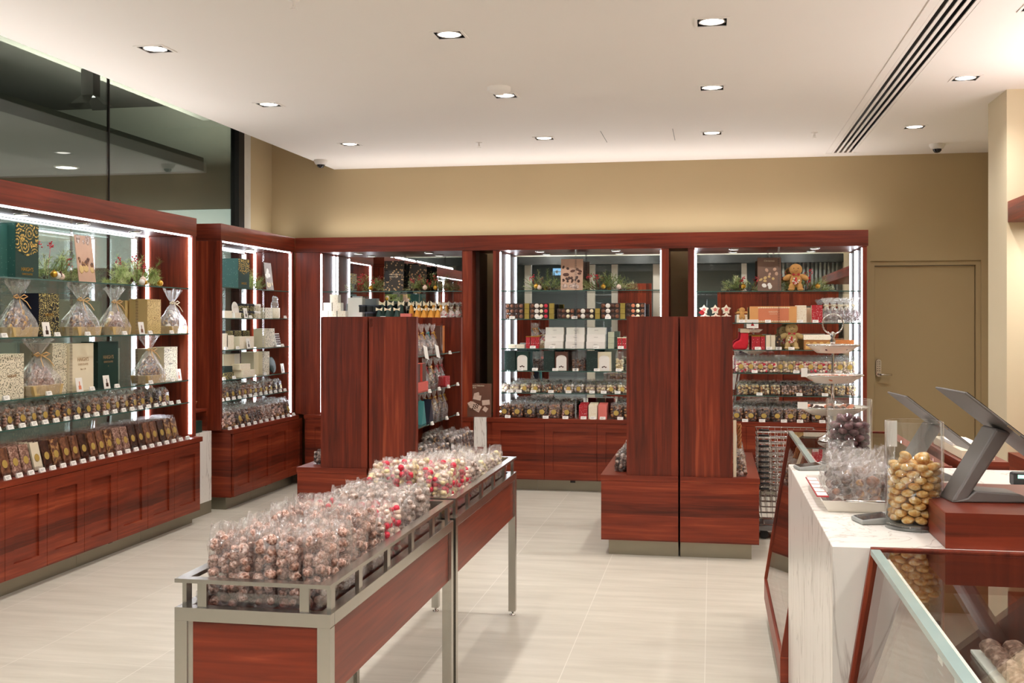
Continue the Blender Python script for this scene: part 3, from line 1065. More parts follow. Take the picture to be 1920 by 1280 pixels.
# niche between the left cabinets with a bowl and a green box
ni = thing('niche_shelf', 'small cherry wood niche shelf above the left marble plinth', 'shelf', (-4.0, 7.85, 0.641))
MB().box(-0.18, 0.1, -0.16, 0.17, 0.155, 0.175).box(-0.18, 0.1, -0.16, -0.145, 0, 0.155).box(-0.18, 0.1, 0.155, 0.17, 0, 0.155).build('shelf_box', WH, ni, 0.001)
bo = thing('woven_bowl', 'brown woven bowl of sweets in the niche between the left cabinets', 'bowl', (-3.99, 7.80, 0.817))
MB().lathe([(0.05, 0), (0.085, 0.03), (0.10, 0.06), (0.104, 0.066), (0.096, 0.062), (0.08, 0.03), (0.001, 0.008)], 20).build('bowl_body', WICKER, bo)
mb = MB()
for k in range(9):
    mb.ball((rnd.uniform(-.06, .06), rnd.uniform(-.06, .06), 0.055 + rnd.uniform(0, .012)), 0.02, 1)
mb.build('sweets', MILK, bo)
tag(MB().X or MB().box(-0.07, 0.07, -0.09, 0.09, 0, 0.09).build('gift_box', GREEN, None, 0.002), 'small green box under the niche shelf between the left cabinets', 'box')
bpy.data.objects['gift_box'].location = (-3.96, 7.82, 0.6415)

# ------------------------------------------------------------------ floor displays (two cabinets back to back each)
GY0, GY1 = 7.02, 8.38
GSH = (1.265, 1.015, 0.785)
GB = 0.515


def gondola_half(label, cx, side):
    """single sided display; side=+1 faces +X, -1 faces -X; cx is the back plane"""
    t = thing('floor_display_unit', label, 'display unit', (cx, GY0, 0), 0, 'freestanding display units')
    s = side

    def bx(x0, x1, y0, y1, z0, z1):
        a, b = sorted((s * x0, s * x1))
        return MB().box(a, b, y0, y1, z0, z1)
    L = GY1 - GY0
    g = 0.006
    bx(g, 0.333, 0.0, 0.045, GB, 1.53).build('end_panel', WV, t, 0.0015)
    bx(g, 0.333, L - 0.045, L, GB, 1.53).build('end_panel', WV, t, 0.0015)
    bx(g, g + 0.02, 0.045, L - 0.045, GB, 1.53).build('back_panel', WV, t)
    bx(g, 0.50, -0.015, L + 0.015, GB - 0.035, GB).build('worktop', WH, t, 0.002)
    bx(g, 0.495, -0.013, L + 0.013, 0.10, GB - 0.036).build('base_body', WH, t, 0.0015)
    bx(g, 0.45, 0.03, L - 0.03, 0, 0.099).build('kickplate', PLINTH, t, 0.001)
    for z in GSH:
        MB().box(min(s * 0.03, s * 0.325), max(s * 0.03, s * 0.325), 0.048, L - 0.048, z - 0.008, z, 0, 0).build('glass_shelf', [SHELFG, EDGEG], t)
        a, b = sorted((s * 0.3252, s * 0.3262))
        MB().box(a, b, 0.048, L - 0.048, z - 0.008, z).build('shelf_edge', EDGEG, t)
    mb = MB()
    standard(mb, s * 0.329, L * 0.52, GB, 1.5)
    mb.build('shelf_standard', ACRY, t)
    return t


gondola_half('left half of the left cherry wood floor display, base jutting left', -2.262, -1)
gondola_half('right half of the left cherry wood floor display, glass shelves of bags showing', -2.262, 1)
gondola_half('left half of the right cherry wood floor display, base jutting left', -0.205, -1)
gondola_half('right half of the right cherry wood floor display, beside the stacked baskets', -0.205, 1)
cl = thing('door_clip', 'tiny clear plastic clip at the top seam of the left floor display', 'clip', (-2.24, 7.012, 1.49))
MB().box(-0.012, 0.012, -0.006, 0.006, -0.03, 0.03).build('clip_body', ACRY, cl, 0.003)

# ------------------------------------------------------------------ display tables
TX0, TX1 = -1.425, -0.985


def table(label, y0, y1):
    t = thing('display_table', label, 'table', (TX0, y0, 0), 0, 'steel framed display tables')
    Wd, L = TX1 - TX0, y1 - y0
    q = 0.036
    for x in (0, Wd - q):
        for y in (0, L - q):
            lg = MB().box(x, x + q, y, y + q, 0.022, 0.6938).build('leg', STEEL, t, 0.0015)
            MB().lathe([(0.016, 0), (0.016, 0.006), (0.006, 0.009), (0.006, 0.022)], 12, (x + q / 2, y + q / 2, 0)).build('foot', CHROME, lg)
    mb = MB()
    mb.box(0, Wd, 0, q, 0.694, 0.73).box(0, Wd, L - q, L, 0.694, 0.73).box(0, q, q, L - q, 0.694, 0.73).box(Wd - q, Wd, q, L - q, 0.694, 0.73)
    mb.build('top_frame', STEEL, t, 0.0015)
    mb = MB()
    mb.box(q + 0.012, Wd - q - 0.002, 0.012, 0.03, 0.50, 0.693).box(q + 0.012, Wd - q - 0.002, L - 0.03, L - 0.012, 0.50, 0.693)
    mb.box(0.012, 0.03, q + 0.002, L - q - 0.002, 0.50, 0.693).box(Wd - 0.03, Wd - 0.012, q + 0.002, L - q - 0.002, 0.50, 0.693)
    mb.build('apron', WH, t, 0.001)
    MB().box(q + 0.001, Wd - q - 0.001, q + 0.001, L - q - 0.001, 0.70, 0.716).build('tray_floor', WH, t)
    mb = MB()
    r0 = 0.032
    z0, z1 = 0.796, 0.807
    for pts in ([(0, 0), (Wd, 0), (Wd - r0, r0), (r0, r0)], [(0, L), (r0, L - r0), (Wd - r0, L - r0), (Wd, L)], [(0, 0), (r0, r0), (r0, L - r0), (0, L)], [(Wd, 0), (Wd, L), (Wd - r0, L - r0), (Wd - r0, r0)]):
        mb.prism(pts, z0, z1)
    mb.build('top_rail', STEEL, t)
    ys = [0.045, L * 0.2, L * 0.4, L * 0.6, L * 0.8, L - 0.045]
    for y in ys:
        for x in (0.008, Wd - 0.020):
            MB().box(x, x + 0.012, y - 0.016, y + 0.016, 0.73, 0.796).build('rail_post', STEEL, t)
    for x in (0.075, Wd - 0.075):
        for y in (0.008, L - 0.020):
            MB().box(x - 0.013, x + 0.013, y, y + 0.012, 0.73, 0.796).build('rail_post', STEEL, t)
    # clear trays that hold the bags
    n = 3
    for k in range(n):
        a = q + 0.004 + (L - 2 * q - 0.008) * k / n
        b = q + 0.004 + (L - 2 * q - 0.008) * (k + 1) / n - 0.006
        xx0, xx1 = q + 0.006, Wd - q - 0.006
        mb = MB()
        mb.box(xx0, xx1, a, a + 0.003, 0.7165, 0.765).box(xx0, xx1, b - 0.003, b, 0.7165, 0.765)
        mb.box(xx0, xx0 + 0.003, a + 0.003, b - 0.003, 0.7165, 0.765).box(xx1 - 0.003, xx1, a + 0.003, b - 0.003, 0.7165, 0.765)
        mb.build('clear_tray', ACRY, t)
    return t


T1Y, T2Y = (2.735, 4.125), (4.165, 5.515)
table('nearer steel and cherry wood display table holding chocolate bags', *T1Y)
table('farther steel and cherry wood display table with foil ball bags', *T2Y)
# ------------------------------------------------------------------ service counter and glass cases
CX, CT = 0.289, 0.95
CY0, CY1 = 2.765, 4.33
ct = thing('service_counter', 'white veined marble service counter on the right', 'counter', (CX, CY0, 0))
MB().box(0, 0.62, 0, CY1 - CY0, 0.0, CT).build('counter_block', MARBLE, ct, 0.003)


def glass_case(label, y0, y1, foods):
    """case with sloping front glass: foot at X = CX-0.02, top edge at CX+0.105"""
    t = thing('glass_display_case', label, 'display case', (CX, y0, 0), 0, 'sloping glass chocolate cases')
    L = y1 - y0
    prof = [(-0.030, 0.2055), (0.088, 0.955), (0.60, 0.955), (0.60, 0.2055)]
    for y in (0.0, L - 0.018):
        MB().prism(prof, y, y + 0.018, 'y').build('end_panel', WV, t, 0.001)
    MB().box(-0.03, 0.6, 0, L, 0.10, 0.205).build('bottom_rail', WH, t, 0.002)
    MB().box(-0.005, 0.58, 0.01, L - 0.01, 0, 0.099).build('kickplate', PLINTH, t)
    # front glass, tilted
    mb = MB()
    a, b = (-0.022, 0.206), (0.097, 0.948)
    th = 0.010
    vs = []
    for y in (0.018, L - 0.018):
        vs += [(a[0], y, a[1]), (a[0] + th, y, a[1]), (b[0] + th, y, b[1]), (b[0], y, b[1])]
    mb.add(vs, [(0, 4, 7, 3), (1, 2, 6, 5), (0, 1, 5, 4), (0, 3, 2, 1), (4, 5, 6, 7)], 0)
    mb.add([vs[2], vs[3], vs[7], vs[6]], [(0, 1, 2, 3)], 1)
    mb.build('front_glass', [CASEG, EDGEB], t)
    mb = MB()
    mb.box(0.108, 0.55, 0.018, L - 0.018, 0.940, 0.950)
    mb.build('top_glass', CASEG, t)
    MB().box(0.086, 0.1075, 0.018, L - 0.018, 0.9385, 0.952).build('glass_edge', EDGEB, t)
    MB().box(0.55, 0.60, 0.018, L - 0.018, 0.205, 0.95).build('rear_frame', WH, t)
    MB().box(0.03, 0.55, 0.02, L - 0.02, 0.206, 0.24).build('deck', WH, t)
    MB().box(0.14, 0.55, 0.02, L - 0.02, 0.58, 0.588, 0).build('glass_shelf', SHELFG, t)
    if foods == 0:
        MB().box(0.17, 0.55, 0.02, L - 0.02, 0.772, 0.78, 0).build('glass_shelf', SHELFG, t)
    MB().box(0.115, 0.125, 0.05, L - 0.05, 0.928, 0.936).build('light_strip', emis('case strip', (1, 0.85, 0.7), 0.9), t)
    return t


glass_case('near glass case with wood trim and truffle trays at the bottom right', 0.9, 2.758, 0)
glass_case('far glass case beyond the marble counter, cake stand on top', 4.337, 5.66, 1)


def tray_of(label, x, y, z, nx, ny, r, mat, cat='tray of chocolates', name='truffle_tray', key=None, h=0.7):
    t = thing(name, label, cat, (x, y, z))
    MB().box(-nx * r - 0.01, nx * r + 0.01, -ny * r - 0.01, ny * r + 0.01, 0, 0.008).build('tray', WHITE, t, 0.002)
    rr = random.Random(nx * 31 + ny)
    for i in range(nx):
        for j in range(ny):
            pass
    mb = MB()
    for i in range(nx):
        for j in range(ny):
            mb.ball(((i - (nx - 1) / 2) * 2 * r, (j - (ny - 1) / 2) * 2 * r, 0.008 + r * h), (r * 0.94, r * 0.94, r * h), 2, rot=(0, 0, rr.random()), jit=0.04, rr=rr)
    o = mb.build('chocolates', mat, t)
    o['kind'] = 'stuff'
    return t


cc = ['nearest', 'second nearest', 'third nearest', 'farthest']
for k in range(4):
    for j, (dx, mt, wd) in enumerate(((0.24, MILK, 'round brown truffles'), (0.42, CHOC, 'dark truffles'))):
        tray_of('white tray of %s on the near case shelf, %s' % (wd, cc[k]), CX + dx, 1.55 + k * 0.30, 0.5885, 4, 6, 0.021, mt)
for k in range(3):
    tray_of('tray of pale brown truffles on the highest shelf of the near case, %s' % cc[k], CX + 0.39, 1.62 + k * 0.36, 0.7805, 5, 7, 0.0235, [FRECK, GREYC, FRECK][k])
tray_of('white tray of brown truffles low in the near glass case', CX + 0.3, 2.2, 0.2405, 5, 9, 0.022, FRECK)
for k in range(4):
    tray_of('tray of pink and brown sweets on the far case shelf, %s' % cc[k], CX + 0.32, 4.52 + k * 0.30, 0.5885, 8, 6, 0.021, [ROCKY, CORAL, FRECK, ROCKY][k])
# film bags leaning inside the far case
def make_lump_bag():
    return bag_thing('lump', 0.11, 0.09, 0.15, [(ROCKY, 1.0)], 0.017, 40, 5)


def ptag_mesh(w=0.05, h=0.024, t=0.014):
    mb = MB()
    mb.add([(-w / 2, -t / 2, 0), (w / 2, -t / 2, 0), (w / 2, t / 2, 0), (-w / 2, t / 2, 0), (-w / 2, t * 0.1, h), (w / 2, t * 0.1, h), (w / 2, t / 2, h), (-w / 2, t / 2, h)],
           [(0, 3, 2, 1), (4, 5, 6, 7), (0, 1, 5, 4), (2, 3, 7, 6), (0, 4, 7, 3), (1, 2, 6, 5)], 0)
    for k in range(2):
        z = h * (0.62 - 0.3 * k)
        y = -t / 2 + (t * 0.6) * (z / h) - 0.0006
        mb.add([(-w * 0.36, y, z), (w * 0.3 - k * w * 0.2, y, z), (w * 0.3 - k * w * 0.2, y + 0.0007, z + h * 0.09), (-w * 0.36, y + 0.0007, z + h * 0.09)], [(0, 1, 2, 3)], 1)
    return mb


def make_tag():
    o = ptag_mesh().build('price_tag', [WHITE, GREY])
    return o


def ptag(loc, rz, label, scale=None):
    return put('ptag', make_tag, loc, rz, label, 'price tag', 'white price tags', scale)


def make_sticker_label():
    t = thing('case_price_ticket', None, None)
    MB().box(-0.03, 0.03, -0.001, 0.001, 0, 0.05).build('ticket_holder', ACRY, t)
    MB().box(-0.022, 0.022, -0.002, -0.0012, 0.008, 0.03).build('ticket_card', WHITE, t)
    return t


for k, (y, w_) in enumerate(((2.08, 'nearest'), (2.24, 'middle'), (2.40, 'farthest'))):
    put('tick', make_sticker_label, (CX + 0.18, y, 0.7805), PI * 1.5, 'clear ticket holder with white card in the near glass case, %s' % w_, 'price ticket', 'case price tickets')

# riser with the two terminals
rs = thing('counter_riser', 'dark cherry wood riser block on the marble counter under the terminals', 'riser', (0.555, 2.79, CT))
MB().box(0, 0.36, 0, 0.52, 0.0005, 0.087).build('riser_block', WH, rs, 0.003)


def make_pos():
    """terminal seen from behind: flat screen sloping down to the right, leaning stand, long low foot"""
    t = thing('sales_terminal', None, None)
    # stand: slab rising to +x in local xz plane, width along y
    mb = MB()
    mb.prism([(0.0, 0.0), (0.035, 0.0), (0.150, 0.178), (0.112, 0.190)], -0.05, 0.05, 'y')
    mb.build('stand', GREY, t, 0.006)
    mb = MB()
    mb.prism([(0.0, 0.0), (0.20, 0.0), (0.205, 0.006), (0.17, 0.022), (0.06, 0.030), (0.04, 0.012)], -0.052, 0.052, 'y')
    mb.build('foot', GREY, t, 0.004)
    a = math.radians(-38)
    d = (math.cos(a), math.sin(a))
    nrm = (-d[1], d[0])
    c = (0.128, 0.19)
    L, th = 0.15, 0.006

    def q(s_, n_):
        return (c[0] + d[0] * s_ + nrm[0] * n_, c[1] + d[1] * s_ + nrm[1] * n_)
    mb = MB()
    mb.prism([q(-L, 0), q(L, 0), q(L, th), q(-L, th)], -0.115, 0.115, 'y')
    sc = mb.build('screen_housing', GREY, t, 0.003)
    mb = MB()
    mb.prism([q(-L + .005, th + 0.0002), q(L - .005, th + 0.0002), q(L - .005, th + 0.002), q(-L + .005, th + 0.002)], -0.11, 0.11, 'y')
    mb.build('screen', SCREEN, t)
    mb = MB()
    mb.prism([q(-0.02, -0.001), q(0.02, -0.001), q(0.02, 0.004), q(-0.02, 0.004)], -0.117, -0.1145, 'y')
    mb.build('camera_tab', STEEL, t)
    return t


put('pos', make_pos, (xa(1772, 3.0), 3.0, CT + 0.0875), 0.12, 'grey tilted sales screen on the riser, nearer of two', 'sales terminal', 'tilted sales screens')
put('pos', make_pos, (0.60, 3.86, CT + 0.02), 0.1, 'grey tilted sales screen behind the jars, farther of two', 'sales terminal', 'tilted sales screens')


def jar(label, x, y, h, r, fill_h, mat, br, seed, flat=0.75):
    t = thing('glass_cylinder_jar', label, 'glass jar', (x, y, CT + 0.0005), 0, 'tall glass jars on the counter')
    MB().lathe([(r, 0.0), (r, h), (r - 0.0025, h + 0.001), (r - 0.004, h), (r - 0.004, 0.016), (0.0005, 0.016)], 48).lathe([(0.0005, 0.0002), (r, 0.0)], 48, caps=False).build('jar_glass', JARG, t)
    MB().lathe([(0.0005, 0.0012), (r - 0.001, 0.0012), (r - 0.0015, 0.014), (0.0005, 0.014)], 40, caps=False).build('jar_base', JARB, t)
    rr = random.Random(seed)
    mb = MB()
    z = 0.018 + br * flat
    lay = 0
    cnt = 0
    while z < fill_h:
        ring_r = r - 0.006 - br
        top = z + br * flat * 1.7 >= fill_h
        for R in (ring_r, ring_r - 2 * br, ring_r - 4 * br):
            if R < 0 and R > -br:
                R = 0
            if R < 0:
                continue
            n = max(1, int(2 * PI * max(R, 0.001) / (2.05 * br)))
            for k in range(n):
                a = 2 * PI * (k + 0.5 * (lay % 2)) / n + rr.uniform(-.06, .06)
                mb.ball((R * math.cos(a), R * math.sin(a), z + rr.uniform(-.15, .15) * br), (br, br, br * flat), 2, rot=(rr.uniform(-.25, .25), rr.uniform(-.25, .25), rr.random() * 3), jit=0.03, rr=rr)
                cnt += 1
        z += br * flat * 1.75
        lay += 1
    for k in range(7):
        a = rr.random() * 6.3
        mb.ball((0.5 * ring_r * math.cos(a), 0.5 * ring_r * math.sin(a), z + rr.uniform(-.3, .6) * br), (br, br, br * flat), 2, rot=(rr.uniform(-.6, .6), rr.uniform(-.6, .6), 0))
    o = mb.build('sweets', mat, t)
    o['kind'] = 'stuff'
    return t


j1 = jar('tall glass jar of copper foil wrapped rounds at the counter corner', 0.530, 3.06, 0.283, 0.0745, 0.175, COPPER, 0.0165, 3, 0.6)
j2 = jar('tall glass jar of dark purple sweets behind the bagged chocolates', 0.4485, 3.78, 0.29, 0.074, 0.215, PURP, 0.016, 5, 0.7)
tc = thing('jar_price_card', 'white price card behind the copper foil jar', 'price card', (0.502, 3.19, CT + 0.0005))
MB().tube([(0, 0.01, 0.0), (0, 0.008, 0.225)], 0.0015, 6).lathe([(0.02, 0), (0.02, 0.003)], 16, (0, 0.01, 0)).build('card_stem', CHROME, tc)
MB().box(-0.02, 0.006, 0.004, 0.006, 0.20, 0.272).build('card', WHITE, tc)

# white tray with bagged chocolates
ty = thing('serving_tray', 'white oblong tray with chrome handle on the marble counter', 'tray', (0.435, 3.52, CT + 0.0005))
mb = MB()
tw, tl_ = 0.125, 0.27
for pts, z0, z1 in (([(-tw + .02, -tl_ + .02), (tw - .02, -tl_ + .02), (tw - .02, tl_ - .02), (-tw + .02, tl_ - .02)], 0, 0.004),):
    mb.prism(pts, z0, z1)
ring0 = [(-tw + .02, -tl_ + .02), (tw - .02, -tl_ + .02), (tw - .02, tl_ - .02), (-tw + .02, tl_ - .02)]
ring1 = [(-tw, -tl_), (tw, -tl_), (tw, tl_), (-tw, tl_)]
vs = [(p[0], p[1], 0.0) for p in ring0] + [(p[0], p[1], 0.034) for p in ring1] + [(p[0] * 0.975, p[1] * 0.985, 0.034) for p in ring1] + [(p[0] * 0.96, p[1] * 0.98, 0.004) for p in ring0]
fs = []
for i in range(4):
    j = (i + 1) % 4
    fs += [(i, j, j + 4, i + 4), (i + 4, j + 4, j + 8, i + 8), (i + 8, j + 8, j + 12, i + 12)]
mb.add(vs, fs)
mb.build('tray_body', CERAM, ty)
MB().tube([(-0.06, -tl_ + .004, 0.036), (-0.05, -tl_ - 0.02, 0.038), (0.05, -tl_ - 0.02, 0.038), (0.06, -tl_ + .004, 0.036)], 0.004, 8).build('handle', CHROME, ty)
ls = thing('price_list_strip', 'strip of white price labels along the left side of the tray', 'price label', (0.315, 3.52, CT + 0.036))
MB().box(-0.012, 0.022, -0.2, 0.2, -0.002, 0.001).build('strip_backing', RED, ls)
mb = MB()
for k in range(5):
    mb.box(-0.009, 0.02, -0.19 + k * 0.078, -0.125 + k * 0.078, 0.0012, 0.002)
mb.build('label', WHITE, ls)


def card_reader(label, x, y, rz, s=1.0):
    t = thing('card_terminal', label, 'card terminal', (x, y, CT + 0.0005), rz, 'card terminals on the counter')
    mb = MB()
    mb.prism([(-0.085, 0), (0.085, 0), (0.085, 0.03), (-0.085, 0.012)], -0.04, 0.04, 'y')
    mb.build('terminal_body', pm('light grey plastic', (150, 152, 148), 0.4), t, 0.004)
    mb = MB()
    mb.add([(-0.08, -0.036, 0.0135), (0.0, -0.036, 0.022), (0.0, 0.036, 0.022), (-0.08, 0.036, 0.0135)], [(0, 1, 2, 3)])
    mb.build('terminal_screen', SCREEN, t)
    mb = MB()
    for i in range(4):
        for j in range(3):
            mb.box(0.012 + i * 0.017, 0.024 + i * 0.017, -0.03 + j * 0.022, -0.014 + j * 0.022, 0.02, 0.0265 + i * 0.0018)
    mb.build('keypad', GREY, t)
    return t


card_reader('grey card terminal in front of the tray beside the foil jar', 0.47, 3.13, 0.25)
card_reader('grey card terminal on the far end of the marble counter', 0.39, 4.2, 0.2)

# tiered cake stand on the far case
ck = thing('cake_stand', 'silver three tier cake stand on top of the far glass case', 'cake stand', (0.545, 5.2, 0.9525))
MB().lathe([(0.07, 0), (0.066, 0.012), (0.03, 0.03), (0.018, 0.06), (0.016, 0.12)], 24).build('base', CHROME, ck)
for nm, z, r in (('lower', 0.13, 0.158), ('middle', 0.275, 0.136), ('upper', 0.412, 0.117)):
    p = MB().lathe([(0.02, -0.012), (r * 0.6, -0.01), (r * 0.93, 0.018), (r, 0.024), (r, 0.028), (r * 0.9, 0.02), (r * 0.6, -0.006), (0.006, -0.008)], 36).build('tier_plate', CERAM, ck)
    MB().tube([(r * math.cos(2 * PI * k / 36), r * math.sin(2 * PI * k / 36), z * 0 + 0.0265) for k in range(36)], 0.003, 6, closed=True).build('rim', CHROME, p)
    p.location = (0, 0, z)
MB().tube([(0, 0, 0.10), (0, 0, 0.26), (0, 0, 0.40), (0, 0, 0.47)], [0.006, 0.008, 0.006, 0.008], 10).lathe([(0.008, 0.44), (0.014, 0.455), (0.007, 0.47), (0.013, 0.485), (0.004, 0.5)], 14).build('stem', CHROME, ck)
MB().tube([(0.046 * math.cos(2 * PI * k / 24), 0, 0.535 + 0.046 * math.sin(2 * PI * k / 24)) for k in range(24)], 0.0035, 6, closed=True).build('ring_handle', CHROME, ck)
for nm, z, r, mt, lab in (('lower', 0.13, 0.12, CHOC, 'dark dipped fruit slices piled on the lower cake stand plate'), ('middle', 0.275, 0.10, CORAL, 'orange fruit sweets piled on the middle cake stand plate'), ('upper', 0.412, 0.09, PURP, 'small dark sweets scattered on the upper cake stand plate')):
    rr = random.Random(int(z * 100))
    mb = MB()
    for k in range(46):
        a, q_ = rr.random() * 6.283, math.sqrt(rr.random()) * r
        if q_ < 0.014:
            continue
        rd = 0.016 if mt is not PURP else 0.009
        mb.ball((q_ * math.cos(a), q_ * math.sin(a), rd * 0.7 + (rr.random() * 0.018 if mt is CHOC else 0.004)), (rd, rd, rd * 0.5), 1, rot=(rr.uniform(-.8, .8), rr.uniform(-.8, .8), 0), mat=1 if (mt is CHOC and k % 3 == 0) else 0)
    o = mb.build('sweets_pile', [mt, CORAL])
    o.location = (0.545, 5.2, 0.9525 + z - 0.002)
    tag(o, lab, 'sweets', None, 'stuff')
pc = thing('cake_stand_price_card', 'white price card leaning on the lower plate of the cake stand', 'price card', (0.40, 5.06, 0.9525 + 0.155))
MB().box(-0.022, 0.022, -0.001, 0.001, 0, 0.03).build('card', WHITE, pc)
pc = thing('cake_stand_price_card', 'white price card leaning on the middle plate of the cake stand', 'price card', (0.412, 5.12, 0.9525 + 0.295))
MB().box(-0.014, 0.014, -0.001, 0.001, 0, 0.04).build('card', WHITE, pc)

# rear counter unit and things behind the jars
rc = thing('rear_counter', 'low cherry wood counter unit behind the jars and screens', 'counter', (0.95, 4.42, 0))
MB().box(-0.02, 0.16, 0, 0.7, 0.0, 0.965).build('counter_body', WH, rc, 0.002)
MB().box(0.0, 0.12, 0.05, 0.6, 0.9655, 1.0).build('white_top', CREAM, rc, 0.003)
bk = thing('paper_bag_roll', 'stack of white papers on the rear counter unit', 'papers', (1.0, 4.75, 1.0005))
MB().box(-0.05, 0.05, -0.12, 0.12, 0, 0.012).build('sheets', WHITE, bk)
w2 = thing('staff_worktop', 'white marble staff worktop behind the riser', 'worktop', (0.912, 2.8, 0))
MB().box(0, 0.28, 0, 1.5, 0.90, 0.95).box(0.02, 0.26, 0.02, 1.48, 0, 0.90).build('worktop_slab', MARBLE, w2, 0.002)
sc = thing('barcode_scanner', 'small black scanner with a green lamp on the staff worktop', 'scanner', (1.02, 3.9, 0.9505))
MB().box(-0.035, 0.035, -0.03, 0.03, 0, 0.045).build('scanner_body', BLACK, sc, 0.008)
MB().box(-0.022, 0.0, -0.0306, -0.0302, 0.028, 0.04).build('lamp', emis('green lamp', (0.1, 0.9, 0.5), 1.0), sc)
bb = thing('paper_stack', 'stack of white wrapping papers on the staff worktop', 'papers', (1.0, 3.25, 0.9505))
MB().box(-0.075, 0.075, -0.16, 0.1, 0, 0.04).build('sheets', WHITE, bb, 0.002)

# back bar on the right wall
bw = thing('back_bar_cabinet', 'cherry wood low cabinet against the right wall', 'cabinet', (1.87, 0.5, 0))
MB().box(0, 0.52, 0, 6.98, 0.095, 0.66).build('base_body', WH, bw, 0.002)
MB().box(0.05, 0.52, 0, 6.98, 0, 0.094).build('kickplate', PLINTH, bw)
bc = thing('back_bar_canopy', 'cherry wood canopy box high on the right wall', 'canopy', (1.87, 0.5, 2.135))
MB().box(0, 0.53, 0, 6.988, 0, 0.135).build('canopy_box', WH, bc, 0.002)
lamp('back_bar_light', 'AREA', (2.15, 6.9, 2.1), 9, WARM, (0, 0, 0), 0.3, 0.8)

# stack of wire shopping baskets on a low trolley
BKX, BKY = 0.505, 7.85
tr = thing('basket_trolley', 'low chrome trolley base under the stacked shopping baskets', 'trolley', (BKX, BKY, 0))
mb = MB()
for z in (0.10, 0.14):
    mb.tube([(-0.18, -0.13, z), (0.18, -0.13, z), (0.18, 0.13, z), (-0.18, 0.13, z)], 0.006, 6, closed=True)
for x in (-0.15, -0.05, 0.05, 0.15):
    mb.tube([(x, -0.13, 0.10), (x, 0.13, 0.10)], 0.004, 6)
mb.tube([(-0.19, -0.13, 0.06), (-0.2, -0.14, 0.3), (-0.16, -0.14, 0.38)], 0.006, 6)
mb.build('trolley_frame', CHROME, tr)
for x in (-0.15, 0.15):
    for y in (-0.11, 0.11):
        mb = MB()
        mb.X = Matrix.Translation((x, y, 0.03)) @ Matrix.Rotation(PI / 2, 4, 'X')
        mb.lathe([(0.029, -0.01), (0.03, 0), (0.029, 0.01)], 14)
        mb.X = None
        mb.tube([(x, y, 0.03), (x, y, 0.1)], 0.006, 6)
        mb.build('caster_wheel', BLACK, tr)
MB().box(-0.2, 0.2, -0.15, 0.15, 0.061, 0.09).build('base_plate', GREY, tr, 0.004)


def make_basket():
    t = thing('wire_basket', None, None)
    mb = MB()
    H_ = 0.2

    def rng(z, k):
        a, b = 0.165 + 0.035 * k, 0.115 + 0.03 * k
        return [(-a, -b, z), (a, -b, z), (a, b, z), (-a, b, z)]
    for i in range(6):
        k = i / 5
        mb.tube(rng(H_ * k, k), 0.0016 if i < 5 else 0.003, 4, closed=True)
    b0, b1_ = rng(0, 0), rng(H_, 1)
    for s_ in range(4):
        p0, p1 = Vector(b0[s_]), Vector(b0[(s_ + 1) % 4])
        q0, q1 = Vector(b1_[s_]), Vector(b1_[(s_ + 1) % 4])
        n = 9 if s_ % 2 == 0 else 7
        for i in range(n):
            mb.tube([p0.lerp(p1, i / n), q0.lerp(q1, i / n)], 0.0014, 4)
    mb.build('basket_body', CHROME, t)
    MB().tube([(0.06, -0.147, 0.203), (0.06, -0.15, 0.206), (0.19, -0.15, 0.206), (0.198, -0.14, 0.203)], 0.0075, 8).build('handle_grip', BLACK, t)
    MB().tube([(-0.19, -0.15, 0.206), (-0.12, -0.15, 0.206)], 0.0075, 8).build('handle_grip', BLACK, t)
    return t


for k in range(12):
    put('basket', make_basket, (BKX, BKY, 0.145 + k * 0.0365), 0, 'wire shopping basket with black grip, %s from the bottom of its stack' % ORD[k + 1], 'shopping basket', 'stacked wire shopping baskets')
# ------------------------------------------------------------------ goods: builders (front faces -Y, standing on z = 0)
def pouch(mb, w, d, h, seed, top=0.28, nz=12, nk=22, jit=0.0035, e=0.55):
    'crinkled clear pouch, flattened and ragged at the top'
    rr = random.Random(seed)
    vs, fs = [], []
    for i in range(nz + 1):
        t = i / nz
        z = h * t
        if t < 1 - top:
            k = 1 - 0.12 * (1 - t) if t > 0.08 else 0.86
            ww, dd = w / 2 * k, d / 2 * (k if t > 0.1 else 0.8)
        else:
            q = (t - (1 - top)) / top
            ww, dd = w / 2 * (1 - 0.10 * q), d / 2 * (1 - 0.88 * q)
        for j in range(nk):
            a = 2 * PI * j / nk
            c, s_ = math.cos(a), math.sin(a)
            x = ww * math.copysign(abs(c) ** e, c)
            y = dd * math.copysign(abs(s_) ** e, s_)
            zz = z
            if t == 1:
                zz += rr.uniform(-0.006, 0.010)
                y += math.sin(x * 190 + seed) * 0.006
            vs.append((x + rr.uniform(-jit, jit), y + rr.uniform(-jit, jit) + (math.sin(x * 170 + seed) * 0.004 if t > 1 - top else 0), zz))
    for i in range(nz):
        for j in range(nk):
            j2 = (j + 1) % nk
            fs.append((i * nk + j, i * nk + j2, (i + 1) * nk + j2, (i + 1) * nk + j))
    fs.append(tuple(reversed(range(nk))))
    mb.add(vs, fs, 0, False)
    return mb


